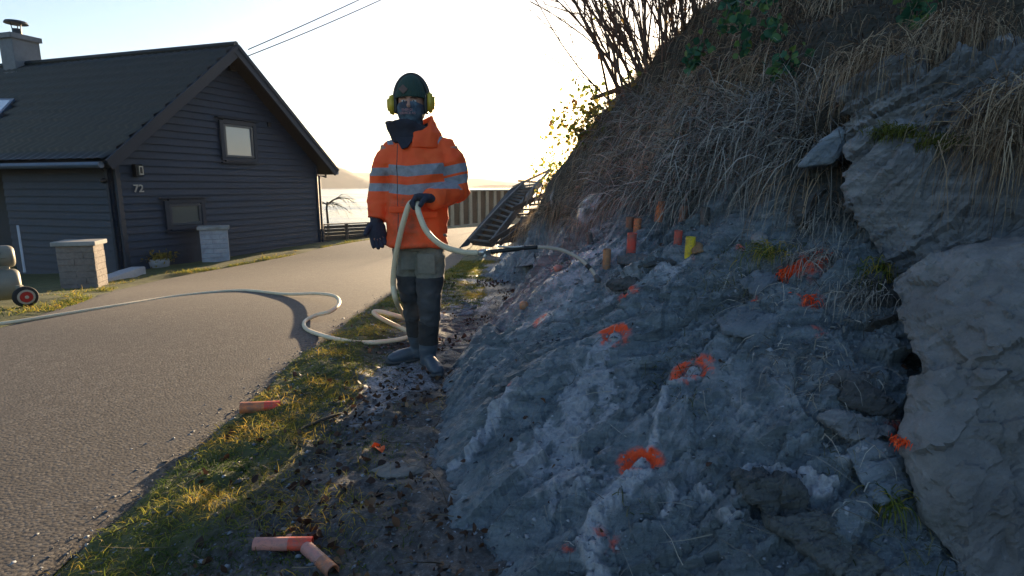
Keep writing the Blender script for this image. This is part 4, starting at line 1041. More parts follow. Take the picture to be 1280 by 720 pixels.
tuft_line(HB(980, 342), HB(1028, 318), 420, .075, M_orange, 'grass tuft sprayed bright orange at the foot of the cleft')
tuft(1010, 372, 90, .07, .022, M_orange, 'small orange sprayed tuft just below the larger orange one', (-.4, -.1, .1), w=.005)
tuft(0, 0, 110, .035, .016, M_orange, 'orange sprayed tuft at the left edge of the big boulder', (-.6, -.3, .2), w=.005, p0=P(1131, 550, 1.73))
tuft(1022, 320, 300, .22, .06, M_deadg, 'grey green drooping tuft right above the orange sprayed grass', (-.2, -.3, .3))
tuft(965, 312, 260, .16, .06, M_green, 'dull green tuft left of the orange sprayed grass', (-.5, -.2, .3))
tuft(1075, 362, 330, .22, .06, M_deadg, 'wide grey tuft hanging beside the left tip of the big boulder', (-.5, -.3, .1))
tuft(1090, 330, 260, .25, .05, M_green, 'greenish tuft hanging between the rock face and the boulder', (-.4, -.2, -.1), sag=2.4)
tuft(1108, 625, 110, .14, .02, M_green, 'small green grass tuft with long blades low beside the boulder', (-.3, -.2, .7), w=.006)
tuft(1080, 470, 60, .14, .02, M_deadg, 'tiny pale weed growing above the stacked slabs', (-.2, -.3, .5), w=.006)
for px, py, t, lb in ((1120, 165, 2.58, 'moss cushion at the left on top of the pale rock face'), (1165, 178, 2.5, 'moss cushion in the middle on top of the pale rock face')):
    tuft(0, 0, 900, .06, .05, varmat('green moss', [(0, (.05, .065, .012)), (1, (.16, .17, .03))], .9, .3), lb, (-.4, -.4, .3), name='moss_cushion', p0=P(px, py, t - .05), cat='moss', sag=1.5)
for k, (px, py, t) in enumerate(((1275, 120, 2.3), (1210, 30, 2.7), (1262, 170, 2.3), (1100, 70, 2.75))):
    tuft(0, 0, 420, .48, .10, M_dead, ['dry grass clump draped over the right of the ledge', 'dry grass clump hanging from the top onto the ledge', 'lowest dry grass clump hanging on the pale rock face', 'dry grass clump at the left tip of the upper ledge'][k], (-.5, -.3, .2), p0=P(px, py, t), sag=2.2, w=.004)

# ------------------------------------------------------------------ shrubs on the brow
M_stem = simple('reddish brown bark', (.13, .085, .06), (.07, .05, .038), 30, .85, .4, .004)
M_leafY = varmat('yellow green autumn leaves', [(0, (.07, .11, .02)), (.5, (.20, .22, .04)), (.8, (.42, .33, .07)), (1, (.35, .17, .06))], .6, .55)
M_leafG = varmat('dark green leaves', [(0, (.02, .08, .045)), (.6, (.05, .15, .08)), (1, (.14, .22, .05))], .5, .3)
M_leafB = varmat('withered leaves', [(0, (.10, .05, .02)), (.6, (.24, .13, .05)), (1, (.34, .24, .08))], .7, .4)
def shrub(name, label, p, stems, leafmat, nleaf, lsize, seed, cat='shrub', group=None, depth=2, kids=4, spread=.6, wig=.2, droop=0.0):
    rg2 = np.random.default_rng(seed); root = thing(name, label, cat, tuple(p), group); m = MB(); lv = []
    for (o, d, L, r) in stems: branch(m, np.array(p) + np.array(o), d, L, r, depth, rg2, droop, wig, 6, kids, lv, spread)
    m.build('branches', M_stem, root)
    if nleaf and lv:
        c = np.array(lv)[rg2.integers(0, len(lv), nleaf)] + rg2.normal(size=(nleaf, 3)) * .012
        leafcloud('leaves', c, lsize, leafmat, root, -.2, 1.35, seed)
    return root
def bt(px, py, t):
    p = P(px, py, t); return p
base = bt(822, 125, 5.7); st = []
rg3 = np.random.default_rng(4)
for k in range(32):
    ox = rg3.uniform(-.32, .38); st.append(((ox, rg3.uniform(-.35, .35), -.15), (ox * .8 - .10 + rg3.normal() * .16, rg3.normal() * .15, 1), rg3.uniform(1.3, 2.1), rg3.uniform(.008, .022)))
shrub('bare_shrub', 'dense multi stemmed shrub fanning up from the brow of the bank', base, st, M_leafY, 90, .06, 5, kids=6, depth=2, spread=.45, wig=.16)
st = [((rg3.uniform(-.4, .3), rg3.uniform(-.2, .3), -.1), (rg3.normal() * .3 - .1, rg3.normal() * .2, 1), rg3.uniform(.8, 1.5), rg3.uniform(.008, .018)) for k in range(12)]
shrub('bare_shrub', 'tangled twiggy shrub at the top centre right of the stemmed shrub', bt(905, 60, 5.4), st, M_leafB, 220, .04, 6, kids=6, depth=2, spread=.7, wig=.3)
shrub('sapling', 'leftmost thin bare sapling leaning left above the brow', bt(762, 120, 6.4), [((0, 0, -.1), (-.17, 0, 1), 2.0, .017)], M_leafY, 4, .06, 7, kids=2, depth=1, spread=.9, group='saplings on the brow')
shrub('sapling', 'second thin bare sapling standing straight with a yellow leaf', bt(772, 118, 6.3), [((0, 0, -.1), (.0, 0, 1), 1.7, .018)], M_leafY, 6, .07, 8, kids=2, depth=1, spread=.9, group='saplings on the brow')
tag(MB().tube([bt(738, 124, 6.5), bt(760, 116, 6.4), bt(785, 108, 6.2), bt(812, 98, 6.0)], [.02, .028, .035, .04], 7).build('fallen_branch', M_stem, smooth=True), 'thick fallen branch lying across the brow under the saplings', 'branch')
for k, (px, py, t, L, n, lb) in enumerate(((735, 165, 6.6, .55, 230, 'leafy bramble halfway down the sunlit brow'), (722, 205, 7.8, .5, 260, 'leafy bramble at the foot of the sunlit brow'), (757, 135, 6.3, .5, 200, 'leafy bramble beneath the fallen branch'), (702, 232, 9.0, .42, 160, 'lowest bramble glowing beside the metal gangway'))):
    st = [((rg3.uniform(-.15, .2), rg3.uniform(-.3, .3), -.05), (rg3.normal() * .5 - .5, rg3.normal() * .4, .8), rg3.uniform(.5, 1) * L, .006) for _ in range(22)]
    shrub('bramble', lb, bt(px + 8, py + 10, t), st, M_leafY, n * 2, .05, 30 + k, 'bramble', 'brambles along the brow', depth=1, kids=4, spread=.8, wig=.4, droop=.5)
# long bare arching twigs against the sky
m = MB()
for pts in ([(760, 112, 6.4), (700, 98, 6.3), (660, 99, 6.2)], [(757, 100, 6.4), (725, 72, 6.3), (695, 75, 6.2)], [(752, 12, 6.3), (725, 18, 6.2), (680, 5, 6.1)], [(745, 35, 6.3), (712, 28, 6.2), (662, 2, 6.1)], [(732, 118, 6.6), (728, 90, 6.5), (726, 66, 6.5)], [(735, 160, 6.5), (710, 142, 6.4), (694, 132, 6.3)]):
    m.tube(spline([bt(*q) for q in pts], 6), [.005] * 6 + [.004] * 7, 4)
tw = m.build('bramble_twig', M_stem); tag(tw, 'long bare arching twigs reaching left against the bright sky', 'twigs', kind='stuff')
c = np.array([bt(*q) for q in ((690, 149, 6.4), (693, 148, 6.4), (702, 8, 6.2), (757, 45, 6.3), (767, 60, 6.3), (728, 60, 6.5), (722, 126, 6.5), (716, 130, 6.5), (748, 75, 6.3))]); leafcloud('lone_leaves', c, .075, M_leafB, None, -.3, 1.4, 9)['kind'] = 'stuff'
# green climber hanging from the top edge
root = thing('climbing_plant', 'green leafy climber hanging down from the top edge of the bank', 'climber', tuple(bt(940, -20, 3.9))); m = MB(); lv = []
for pts in ([(935, -40, 3.9), (925, 20, 3.75), (930, 55, 3.7)], [(950, -40, 3.8), (962, 20, 3.6), (975, 45, 3.55)], [(880, 40, 4.2), (870, 65, 4.1), (862, 75, 4.1)], [(905, -30, 4.1), (915, 0, 4.0), (905, 30, 3.9)], [(1000, 60, 3.5), (985, 75, 3.5), (972, 88, 3.5)], [(1150, -20, 3.0), (1148, 5, 3.0), (1146, 20, 2.95)]):
    s_ = spline([bt(*q) for q in pts], 6); MB().tube(s_, .004, 5).build('stem', M_stem, root); lv += list(s_[3:])
lv = np.array(lv)
leafcloud('leaves', np.concatenate([lv + rg.normal(size=lv.shape) * .035 for _ in range(5)]), .052, M_leafG, root, -1.0, 1.15, 12, .3, .35)

# ------------------------------------------------------------------ verge: grass, leaves, mud litter
def verge_pts(n, e0, e1, yr):
    y = yr[0] + (yr[1] - yr[0]) * rg.random(n) ** 1.15; x = road_r(y) + rg.uniform(e0, e1, n); p = np.stack([x, y, np.zeros(n)], 1); return p
def gz_at(p):
    i = np.clip(np.searchsorted(gx_, p[:, 0]) - 1, 0, len(gx_) - 2); j = np.clip(np.searchsorted(gy_, p[:, 1]) - 1, 0, len(gy_) - 2); return gz.reshape(len(gy_), len(gx_))[j, i]
p = verge_pts(190000, -.05, 1.1, (1.0, 11)); e = p[:, 0] - road_r(p[:, 1]); den = (1 - sstep(e + .18 * fbm(p, 2.6, 3, 140), .30, .75)) * sstep(fbm(p, 5, 3, 141), -.5, .12) * (.35 + .65 * sstep(e, -.03, .08))
den = np.maximum(den, .12 * (fbm(p, 4, 3, 143) > .25)); den = np.maximum(den, .8 * (p[:, 1] > 5.5) * (fbm(p, 1.5, 2, 146) > -.1)); den = np.maximum(den, .42 * (1 - sstep(p[:, 1], 2.3, 3.1)) * (1 - sstep(e, .75, 1.15)) * (fbm(p, 3.6, 3, 149) > -.1)); p = p[rg.random(len(p)) < den][:90000]; p[:, 2] = gz_at(p) - .004
cv = np.clip(.45 + .9 * fbm(p, 3.2, 3, 145) + .2 * rg.normal(size=len(p)), 0, 1)
strands('grass', p, rg.normal(size=p.shape) * .6 + [0, 0, .75], rg.uniform(.018, .065, len(p)) * (1 + .5 * (cv > .7)), .0032, 1.3, rg, M_green, seg=3, cv=cv)
# grass on the house side of the road
y = rg.uniform(5, 17, 16000); x = road_l(y) - rg.gamma(1.2, .18, len(y)) + .1; p = np.stack([x, y, 0 * x], 1); p = p[fbm(p, 1.3, 3, 147) > -.1]; p[:, 2] = gz_at(p)
strands('grass', p, rg.normal(size=p.shape) * .5 + [0, 0, 1], rg.uniform(.03, .10, len(p)), .006, 1.0, rg, M_green, seg=2)
p = verge_pts(6000, .05, 1.75, (1.2, 8)); e = p[:, 0] - road_r(p[:, 1]); p = p[(rg.random(len(p)) < .15 + .85 * sstep(e, .3, .7)) & (fbm(p, 3.2, 4, 150) > .02)]
zb_ = np.where(p[:, 0] > -.74, bil(SURF, p[:, 0], p[:, 1]), -9); g__ = gz_at(p); k_ = (zb_ < g__ + .03) | (rg.random(len(p)) < .08); p = p[k_]; p[:, 2] = np.maximum(g__, zb_)[k_] + .008
o = leafcloud('leaf_litter', p, .028, M_litter, None, .0, 1.45, 15, .25, .6); o['kind'] = 'stuff'
p = verge_pts(7000, -.04, 1.7, (1.2, 6.5)); p[:, 2] = gz_at(p) + .001; chips('gravel', p, np.clip(rg.gamma(1.5, .0035, len(p)), .002, .02), M_chip, rg)
p = verge_pts(420, .1, 1.6, (1.2, 6)); p[:, 2] = gz_at(p) + .012
strands('twigs', p, rg.normal(size=p.shape) * [1, 1, .12], rg.uniform(.05, .28, len(p)), .005, .05, rg, varmat('twigs', [(0, (.05, .04, .03)), (1, (.18, .14, .10))], .9), seg=4, wig=.25)
def stick(pxs, r, label, name='stick'):
    pts = spline([GP(*q) + [0, 0, .035] for q in pxs], 5); return tag(MB().tube(pts, [r] * (len(pts) - 1) + [r * .4], 6).build(name, M_bark, smooth=True), label, 'stick')
p = verge_pts(5000, -.35, .02, (1.0, 9)); p = p[rg.random(len(p)) < np.exp((p[:, 0] - road_r(p[:, 1])) / .12)]; p[:, 2] = G(p[:, 0], p[:, 1]) + .016; chips('gravel', p, np.clip(rg.gamma(1.5, .003, len(p)), .002, .013), M_chip, rg)
stick([(318, 648), (345, 657), (375, 660), (402, 664)], .006, 'thin crooked stick lying above the crossed red casings')
stick([(372, 548), (395, 536), (428, 524)], .008, 'dark stick on the mud between the grass and the slope')
p0 = HB(470, 562); leafcloud('orange_leaf', [p0 + [0, 0, .015], p0 + [.02, .01, .02], p0 + [-.015, .01, .015]], .06, M_orange, None, .1, 1.2, 3)['kind'] = 'stuff'

for pxs, lb, sd_ in (([(596, 345), (612, 333), (640, 336), (648, 348), (622, 356)], 'flat dark stone on the mossy verge behind the hose coupling', 81), ([(622, 322), (640, 308), (668, 312), (672, 330), (640, 336)], 'angular blue stone at the foot of the metal gangway', 83), ([(655, 345), (672, 332), (694, 338), (690, 356), (668, 360)], 'rounded blue stone under the middle of the blow pipe', 85), ([(560, 385), (578, 378), (596, 383), (590, 393), (570, 395)], 'small pale flake on the mud right of the boots', 87)):
    slab('stone', pxs, .04, .25 if sd_ < 87 else .05, M_rockC, lb, sd_, vox=.014 if sd_ < 87 else .006)
tuft(612, 318, 300, .22, .05, M_green, 'green grass tuft at the lower end of the metal gangway', (-.2, -.2, .8), w=.007)
tuft(648, 300, 260, .25, .06, M_deadg, 'dry weeds growing between gangway and weathered board', (-.3, -.2, .8), w=.007)
tuft(700, 262, 500, .34, .08, M_dead, 'dry grass clump at the far foot of the overgrown bank', (-.5, -.2, .7), w=.007)
# ------------------------------------------------------------------ casings set in the drill holes
def plastic(name, c1, c2, sc=14):
    m, nt, b = newmat(name); pos = geopos(nt); n = noisen(nt, sc, 5, .7, pos); n2 = noisen(nt, sc * 5, 4, .7, pos)
    c = mixc(nt, rampn(nt, n, [(.40, (0, 0, 0)), (.62, (1, 1, 1))]), c1, c2); c = mixc(nt, mathn(nt, 'MULTIPLY', rampn(nt, n2, [(.5, (0, 0, 0)), (.62, (1, 1, 1))]), .4), c, (.16, .14, .13))
    nt.links.new(c, b.inputs['Base Color']); b.inputs['Roughness'].default_value = .5; bumpn(nt, b, n2, .3, .002); return m
PL = {'orange': plastic('dusty orange plastic', (.75, .22, .07), (.30, .13, .08)), 'red': plastic('dusty red plastic', (.62, .07, .05), (.34, .10, .08)), 'tan': plastic('tan orange cardboard', (.46, .22, .10), (.25, .14, .09)),
      'yellow': plastic('yellow plastic', (.80, .62, .03), (.50, .36, .04)), 'dark': plastic('dark grey plastic', (.05, .055, .06), (.10, .10, .10)), 'brown': plastic('brown plastic', (.28, .13, .08), (.16, .09, .07)),
      'bright': plastic('bright red orange plastic', (.90, .07, .03), (.55, .09, .05)), 'pink': plastic('dusty salmon plastic', (.55, .22, .17), (.42, .20, .17))}
def pipe(m, a, b, ro, wall=.0035, seg=24, torn=0.0):
    """open-ended pipe with wall thickness; a torn one has a ragged rim"""
    a, b = Vector(a), Vector(b); t = (b - a).normalized(); x = t.orthogonal().normalized(); y = t.cross(x); bm = m.bm; R_ = []
    for (p, r, tn) in ((a, ro, 0), (b, ro, torn), (b, ro - wall, torn), (a, ro - wall, 0)):
        R_.append([bm.verts.new(p + x * r * math.cos(k * 2 * math.pi / seg) + y * r * math.sin(k * 2 * math.pi / seg) - t * tn * max(0, math.sin(k * 2 * math.pi / seg * 1.0) + .3 * math.sin(k * 2.1))) for k in range(seg)])
    for i in range(4):
        for k in range(seg): j = (k + 1) % seg; q = (i + 1) % 4; bm.faces.new((R_[i][k], R_[i][j], R_[q][j], R_[q][k]))
    return m
def casing(px0, py0, py1, wpx, col, label, lean=0.0, torn=0.0, name='casing', dark_in=True):
    base = HB(px0, py1); t = np.dot(base - CAM, FW); r = wpx / 2 * t / F; h = (py1 - py0) * t / F
    up = Vector((lean, -.10, 1)).normalized(); a = Vector(base) - up * .05; b = Vector(base) + up * h
    root = thing(name, label, 'casing', tuple(base), 'drill hole casings standing on the slope'); pipe(MB(), a, b, r, torn=torn)
    m = MB(); pipe(m, a, b, r, torn=torn); m.build('sleeve', PL[col], root, smooth=False)
    if not torn: MB().tube([b - up * .02, b - up * .012], r - .003, 16).build('inner_plug', PL['dark'], root)
    return root
casing(758, 311, 332, 10, 'tan', 'tan orange casing nearest the hose tip')
casing(789, 291, 313, 11.5, 'red', 'taller red casing left of the middle of the upper slope')
casing(787, 271, 283, 9.5, 'brown', 'left one of the two small adjoining orange brown casings')
casing(796.5, 273, 286, 9.5, 'orange', 'right one of the two small adjoining orange casings')
casing(824, 251, 268, 10, 'orange', 'topmost orange casing with its front torn open', .1, .05)
casing(853, 257, 275, 10, 'brown', 'brown torn casing right of the topmost orange one', .05, .04)
casing(880, 259, 280, 11, 'dark', 'dark grey casing at the far right of the row under the roots')
casing(847, 288, 304, 10, 'red', 'short dull red casing behind the yellow one')
casing(862, 296, 315, 12, 'yellow', 'only yellow casing with a brown stone leaning on it')
casing(800, 247, 262, 9, 'dark', 'dark casing against the pale rock at the upper left', -.15)
casing(738, 291, 303, 8, 'dark', 'small dark casing far down the left flank of the slope', -.2)
slab('stone', [(862, 308), (868, 301), (878, 305), (880, 315), (866, 317)], .03, .05, rockmat('ochre stone', (.12, .07, .04), (.24, .14, .07), (.34, .22, .12)), 'small brown stone leaning on the yellow casing', 75, vox=.006, rg_=.1)
b_ = HB(655, 386); m = MB(); m.ball(b_ + [0, 0, .02], .032, (1, .8, 1.1), 14); tag(m.build('cap', PL['tan'], smooth=True), 'small tan plastic cap lying at the lower left edge of the slope', 'cap')
b_ = HB(697, 338); m = MB(); m.ball(b_ + [0, 0, .015], .030, (1, 1, .9), 14); tag(m.build('plug', PL['pink'], smooth=True), 'round salmon plug in a hole below the hose end', 'plug')
def lying(p0, p1, r, c1, endc, label, grp='loose casings on the ground', z0=0.0):
    a, b2 = GP(*p0), GP(*p1); r = r; off_ = .012
    a = a + [0, 0, r + off_ + z0]; b2 = b2 + [0, 0, r + off_ + z0 * .3]
    root = thing('loose_casing', label, 'casing', tuple((a + b2) / 2), grp); m = MB(); pipe(m, a, a + (b2 - a) * .60, r, .004); m.build('sleeve', PL[c1], root)
    m = MB(); pipe(m, a + (b2 - a) * .595, b2, r * 1.01, .004); m.build('painted_end', PL[endc], root); return root
lying((301, 526), (351, 519), .030, 'orange', 'bright', 'orange casing with a red end lying on the sunlit grass', z0=.03)
lying((319, 696), (391, 692), .022, 'pink', 'bright', 'salmon casing with a red end lying level at the bottom edge', z0=.012)
lying((384, 696), (417, 727), .022, 'pink', 'orange', 'salmon casing lying aslant under the red tipped one')

# ------------------------------------------------------------------ metal gangway leaning on the bank
M_steel = simple('grey weathered steel', (.22, .21, .20), (.13, .12, .11), 18, .5, .3, .004, metal=.4); M_tarp = simple('black side sheet', (.03, .03, .032), None, 10, .6, .3)
M_rust = simple('rusty dark steel', (.10, .075, .06), (.06, .045, .035), 20, .8, .4)
g0 = P(601, 303, 13.2); gw = thing('gangway', 'grey metal gangway with rungs leaning up against the far bank', 'gangway', tuple(g0))
lA, lB, lC = P(588, 302, 13.4), P(632, 254, 13.8), P(655, 231, 14.2); rA, rB, rC = P(614, 305, 12.9), P(648, 261, 13.3), P(676, 227, 14.0)
def along(pts, s):
    s *= len(pts) - 1; i = min(int(s), len(pts) - 2); return pts[i] + (pts[i + 1] - pts[i]) * (s - i)
Lp, Rp = [lA, lB, lC], [rA, rB, rC]
for pts, w in ((Lp, .05), (Rp, .06)):
    m = MB(); m.bar(pts[0], pts[1] + (pts[1] - pts[0]) * .01, w, .16, .005); m.bar(pts[1], pts[2], w, .16, .005); m.build('stringer', M_steel, gw)
for k in range(15):
    s = (k + .4) / 15; MB().bar(along(Lp, s), along(Rp, s), .085, .03, .004).build('rung', M_steel, gw)
MB().prism([lA + [-.05, 0, -.10], lB + [-.05, 0, .0], lC + [-.05, 0, .06], lC + [-.35, 0, -.1], lB + [-.45, 0, -.45], lA + [-.28, 0, -.16]], (0, .03, 0)).build('side_sheet', M_tarp, gw)
for a, b2, w in ((P(641, 234, 14.2), P(688, 212, 14.2), .06), (P(672, 230, 14), P(688, 212, 14.2), .05), (P(648, 226, 14.3), P(674, 228, 14), .04)): MB().bar(a, b2, w, w, .006).build('handrail', M_fpost, gw)
dn_ = np.array([.02, .10, -.09])
MB().poly([lA + dn_, rA + dn_, rB + dn_, rC + dn_, lC + dn_, lB + dn_]).build('deck_sheet', M_rust, gw)
# second stair frame and balusters behind it
st2 = thing('stair_frame', 'rusty dark stair frame with balusters behind the gangway', 'stair frame', tuple(P(640, 285, 12.5)))
for a, b2 in ((P(612, 303, 12.6), P(700, 250, 13.0)), (P(624, 305, 12.2), P(708, 243, 12.8)), (P(640, 262, 13.2), P(705, 232, 13.6))): MB().bar(a, b2, .06, .10, .005).build('beam', M_rust, st2)
MB().prism([P(618, 306, 13.0), P(660, 300, 13.0), P(712, 262, 13.4), P(712, 246, 13.4), P(664, 262, 13.2)], (0, .05, 0)).build('back_panel', M_rust, st2)
for k in range(9):
    q = P(652 + k * 5.2, 262 - k * 2.0, 13.1); MB().bar(q, q + [.10 - .0 * k, 0, .42], .035, .035).build('baluster', M_steel if k % 2 else M_rust, st2)
for k in range(4):
    q = P(646 + k * 8, 268 - k * 6, 13.0); MB().bar(q, q + [.55, .1, .02], .20, .04).build('tread', M_rust, st2)
tag(MB().box(P(674, 283, 12.0) + np.array([0, 0, -.05]), (.80, .10, .55), Matrix.Rotation(.1, 3, 'Z'), .01).build('retaining_board', simple('grey board', (.16, .14, .12), (.10, .09, .08), 9, .85, .4)), 'grey weathered board set across the foot of the far bank', 'board')
tag(MB().tube([P(678, 262, 10.5), P(668, 284, 10.2), P(655, 300, 10.0)], .014, 6).build('pole', M_fpost), 'thin pale pole leaning over the weathered board', 'pole')
pm_ = P(662, 236, 34.0); m = MB(); m.tube([pm_ - [0, 0, 1.5], pm_ + [0, 0, 1.9]], [.03, .012], 5); m.tube([pm_ + [-.2, 0, 1.1], pm_ + [.2, 0, 1.1]], .012, 4); m.tube([pm_ + [-.13, 0, 1.4], pm_ + [.13, 0, 1.4]], .012, 4)
tag(m.build('mast', M_blk), 'thin distant mast with crossarms rising behind the gangway', 'mast')
# ------------------------------------------------------------------ the worker
Y0 = 3.66
def Q(px, py, dy=0.0): return PY(px, py, Y0 + dy)
person = thing('person', 'worker in orange hi-vis jacket, green beanie and yellow ear defenders holding a hose', 'person', (float(Q(525, 455)[0]), Y0, 0))
UPV = (0, 1, 0)
def folds(me, amp, fr, seed, squash=(1, 1, 2.2), extra=None):
    V = getco(me); N = getno(me); q = V * np.array(squash); w = q + .03 * np.stack([vnoise(V * 9, seed), vnoise(V * 9, seed + 1), vnoise(V * 9, seed + 2)], 1)
    r = 1 - 2 * np.abs(fbm(w, fr, 3, seed)) ** .8; d = amp * (r - .4) + amp * .7 * fbm(V, fr * 2.3, 3, seed + 5)
    if extra is not None: d = d + extra(V, N)
    setco(me, V + N * d[:, None]); return allsmooth(me)
def hand_tubes(m, w, d, nrm, curl, thumb_side, sc=1.0, rad=1.0, grip=None):
    """palm, four unequal fingers with two bends each, thumb leaving the side of the palm"""
    w, d, nrm = Vector(w), Vector(d).normalized(), Vector(nrm); nrm = (nrm - d * nrm.dot(d)).normalized(); s = d.cross(nrm) * thumb_side
    m.tube([w - d * .03 * sc, w, w + d * .03 * sc, w + d * .07 * sc, w + d * .092 * sc], [(.026 * sc * rad, .021 * sc * rad), (.028 * sc * rad, .021 * sc * rad), (.038 * sc * rad, .019 * sc * rad), (.043 * sc * rad, .018 * sc * rad), (.038 * sc * rad, .014 * sc * rad)], 14, upv=tuple(nrm))
    for k, (o, L) in enumerate(((.031, .070), (.011, .080), (-.010, .074), (-.030, .058))):
        p = w + d * .085 * sc + s * o * sc; dd = (d + s * o * 1.2).normalized(); pts = [p - d * .02 * sc, p]
        for j, (f, c) in enumerate(((.45, curl[0]), (.32, curl[1]), (.26, curl[2]))):
            dd = (dd * math.cos(c + k * .05) + nrm * math.sin(c + k * .05)).normalized() if j == 0 else dd
            if j: 
                ax_ = dd.cross(s).normalized(); q_ = (nrm - dd * nrm.dot(dd)); 
                dd = (Matrix.Rotation(c, 3, s if (d.cross(nrm)).dot(s) > 0 else -s) @ dd).normalized()
            p = p + dd * L * f * sc; pts.append(p)
        m.tube(pts, [.0105 * sc * rad, .0105 * sc * rad, .0100 * sc * rad, .0092 * sc * rad, .0075 * sc * rad], 10)
    p = w + d * .022 * sc + s * .026 * sc; dd = (d * .75 + s * .75 + nrm * .35).normalized(); pts = [p - dd * .015 * sc, p]
    for L, b_ in ((.036, .0), (.030, .45), (.024, .35)):
        dd = (dd + nrm * b_ * (curl[0]) - s * b_ * .5).normalized(); p = p + dd * L * sc; pts.append(p)
    m.tube(pts, [.014 * sc * rad, .014 * sc * rad, .0125 * sc * rad, .011 * sc * rad, .009 * sc * rad], 10); return m
# joints
shR, elR, wrR = Q(488, 186, .0), Q(476, 234, .04), Q(470.5, 276, -.02)
shL, elL, wrL = Q(561, 186, .0), Q(572, 240, .02), Q(541, 248, -.24)
hdR = ((Q(473, 303, -.06) - wrR)); hdL = np.array([-1.0, -.35, .05])
hip = [Q(510, 300, .05), Q(539, 300, .0)]; kne = [Q(514, 364, .03), Q(537, 370, -.07)]; ank = [Q(523, 436, .14), Q(535, 448, -.03)]
HC = Q(514, 128, -.02)     # head centre
def rx(px): return px * 3.7 / F
# --- body: one continuous surface with face, neck, arms, hands, legs
m = MB()
m.tube([Q(524, 182), Q(524, 200), Q(523, 240), Q(522, 275), Q(524, 303)], [(.17, .09), (.165, .105), (.15, .10), (.155, .105), (.16, .11)], 20, upv=UPV)
m.tube([Q(520, 184), Q(517, 165), HC - [0, 0, .06]], [.07, .058, .056], 14)
m.ball(HC + [0, 0, .012], .1, (.78, .95, 1.15), 24); m.ball(HC + [0, -.022, -.055], .07, (.86, .95, .95), 20)
m.tube([HC + [.001, -.088, .012], HC + [.002, -.102, -.012], HC + [.002, -.113, -.034], HC + [.002, -.100, -.046]], [.007, .009, .014, .010], 10)      # nose
m.ball(HC + [0, -.082, .022], .05, (1.05, .35, .22), 14)                                                         # brow
for sx in (-1, 1):
    m.ball(HC + [sx * .079, .005, -.015], .025, (.4, .8, 1.2), 12); m.ball(HC + [sx * .036, -.070, -.030], .024, (1, .7, .8), 12)
m.ball(HC + [0, -.090, -.070], .022, (1.1, .45, .35), 12); m.ball(HC + [0, -.086, -.078], .020, (1.0, .45, .35), 12)   # lips
for a, b2, c, hd, nr, cu, sd_ in ((shR, elR, wrR, hdR, (.4, -.75, .1), (.18, .30, .25), 1), (shL, elL, wrL, hdL, (.05, -.15, -1), (1.0, 1.15, .8), 1)):
    m.tube([a + (0, 0, .01), a * .6 + b2 * .4, b2, b2 * .5 + c * .5, c], [.062, .054, .046, .044, .032], 14); hand_tubes(m, c, hd, nr, cu, sd_, .90, .6)
for h, k_, a in zip(hip, kne, ank):
    m.tube([h + [0, 0, .05], h * .6 + k_ * .4, k_, k_ * .6 + a * .4, a + [0, 0, .02]], [.095, .082, .060, .055, .042], 16)
m.tube([ank[1] + [0, .03, .02], ank[1] + [.02, -.05, -.03], ank[1] + [.05, -.14, -.05]], [.04, .038, .026], 12); m.tube([ank[0] + [.02, .01, .02], ank[0] + [-.05, -.02, -.04], ank[0] + [-.13, -.06, -.05]], [.04, .038, .026], 12)
skin = simple('weathered skin', (.50, .27, .19), (.42, .20, .14), 40, .55, .15, .001)
bd_me = remesh(m.mesh('b'), .0065, 2); body = link('body', allsmooth(bd_me), skin, person)
M_eye = simple('eye', (.75, .72, .70), (.6, .57, .55), 10, .25, 0); M_iris = simple('dark iris', (.05, .035, .03), None, 10, .2, 0); M_brow = simple('eyebrow hair', (.06, .035, .02), None, 60, .9, .3)
for sx in (-1, 1):
    e = MB().ball(HC + [sx * .031, -.082, -.004], .0125, (1.15, .8, .62), 16).build('eye', M_eye, body, smooth=True); MB().ball(HC + [sx * .031, -.0905, -.005], .0058, (1, .5, 1), 12).build('iris', M_iris, e, smooth=True)
    MB().tube([HC + [sx * .012, -.099, .012], HC + [sx * .032, -.100, .018], HC + [sx * .052, -.086, .012]], [.003, .0045, .002], 6).build('eyebrow', M_brow, body)

# --- trousers
m = MB()
m.tube([Q(522, 285), Q(523, 302), Q(524, 312)], [(.165, .125), (.165, .125), (.14, .11)], 20, upv=UPV)
for h, k_, a, w in zip(hip, kne, ank, (0, 1)):
    m.tube([h + [0, 0, .04], h * .65 + k_ * .35, h * .25 + k_ * .75, k_, k_ * .7 + a * .3, k_ * .5 + a * .5], [.105, .098, .084, .078, .070, .062], 18)
me = remesh(m.mesh('t'), .009, 2); folds(me, .014, 5.0, 200, (1, 1, 1.9))
mt_, nt, b = newmat('work trousers'); pos = geopos(nt); sx = nd(nt, 'ShaderNodeSeparateXYZ'); nt.links.new(pos, sx.inputs[0]); n = noisen(nt, 30, 5, .7, pos); n2 = noisen(nt, 4, 4, .6, pos)
zk = float(Q(525, 346, -.05)[2]); f = mathn(nt, 'ADD', sx.outputs[2], mathn(nt, 'MULTIPLY', n2, .03)); blk = rampn(nt, mathn(nt, 'SUBTRACT', mathn(nt, 'ADD', f, 1.0), zk), [(.50, (1, 1, 1)), (.505, (0, 0, 0))]); 
mm = nd(nt, 'ShaderNodeMath', operation='LESS_THAN'); nt.links.new(f, mm.inputs[0]); mm.inputs[1].default_value = zk + .015
gcol = rampn(nt, n, [(.3, (.12, .12, .10)), (.7, (.22, .22, .185))]); bcol = rampn(nt, n2, [(.3, (.016, .018, .022)), (.7, (.07, .075, .082))])
nt.links.new(mixc(nt, mm.outputs[0], gcol, bcol), b.inputs['Base Color']); b.inputs['Roughness'].default_value = .85; bumpn(nt, b, n, .3, .003)
tr_ = link('trousers', me, mt_, person)
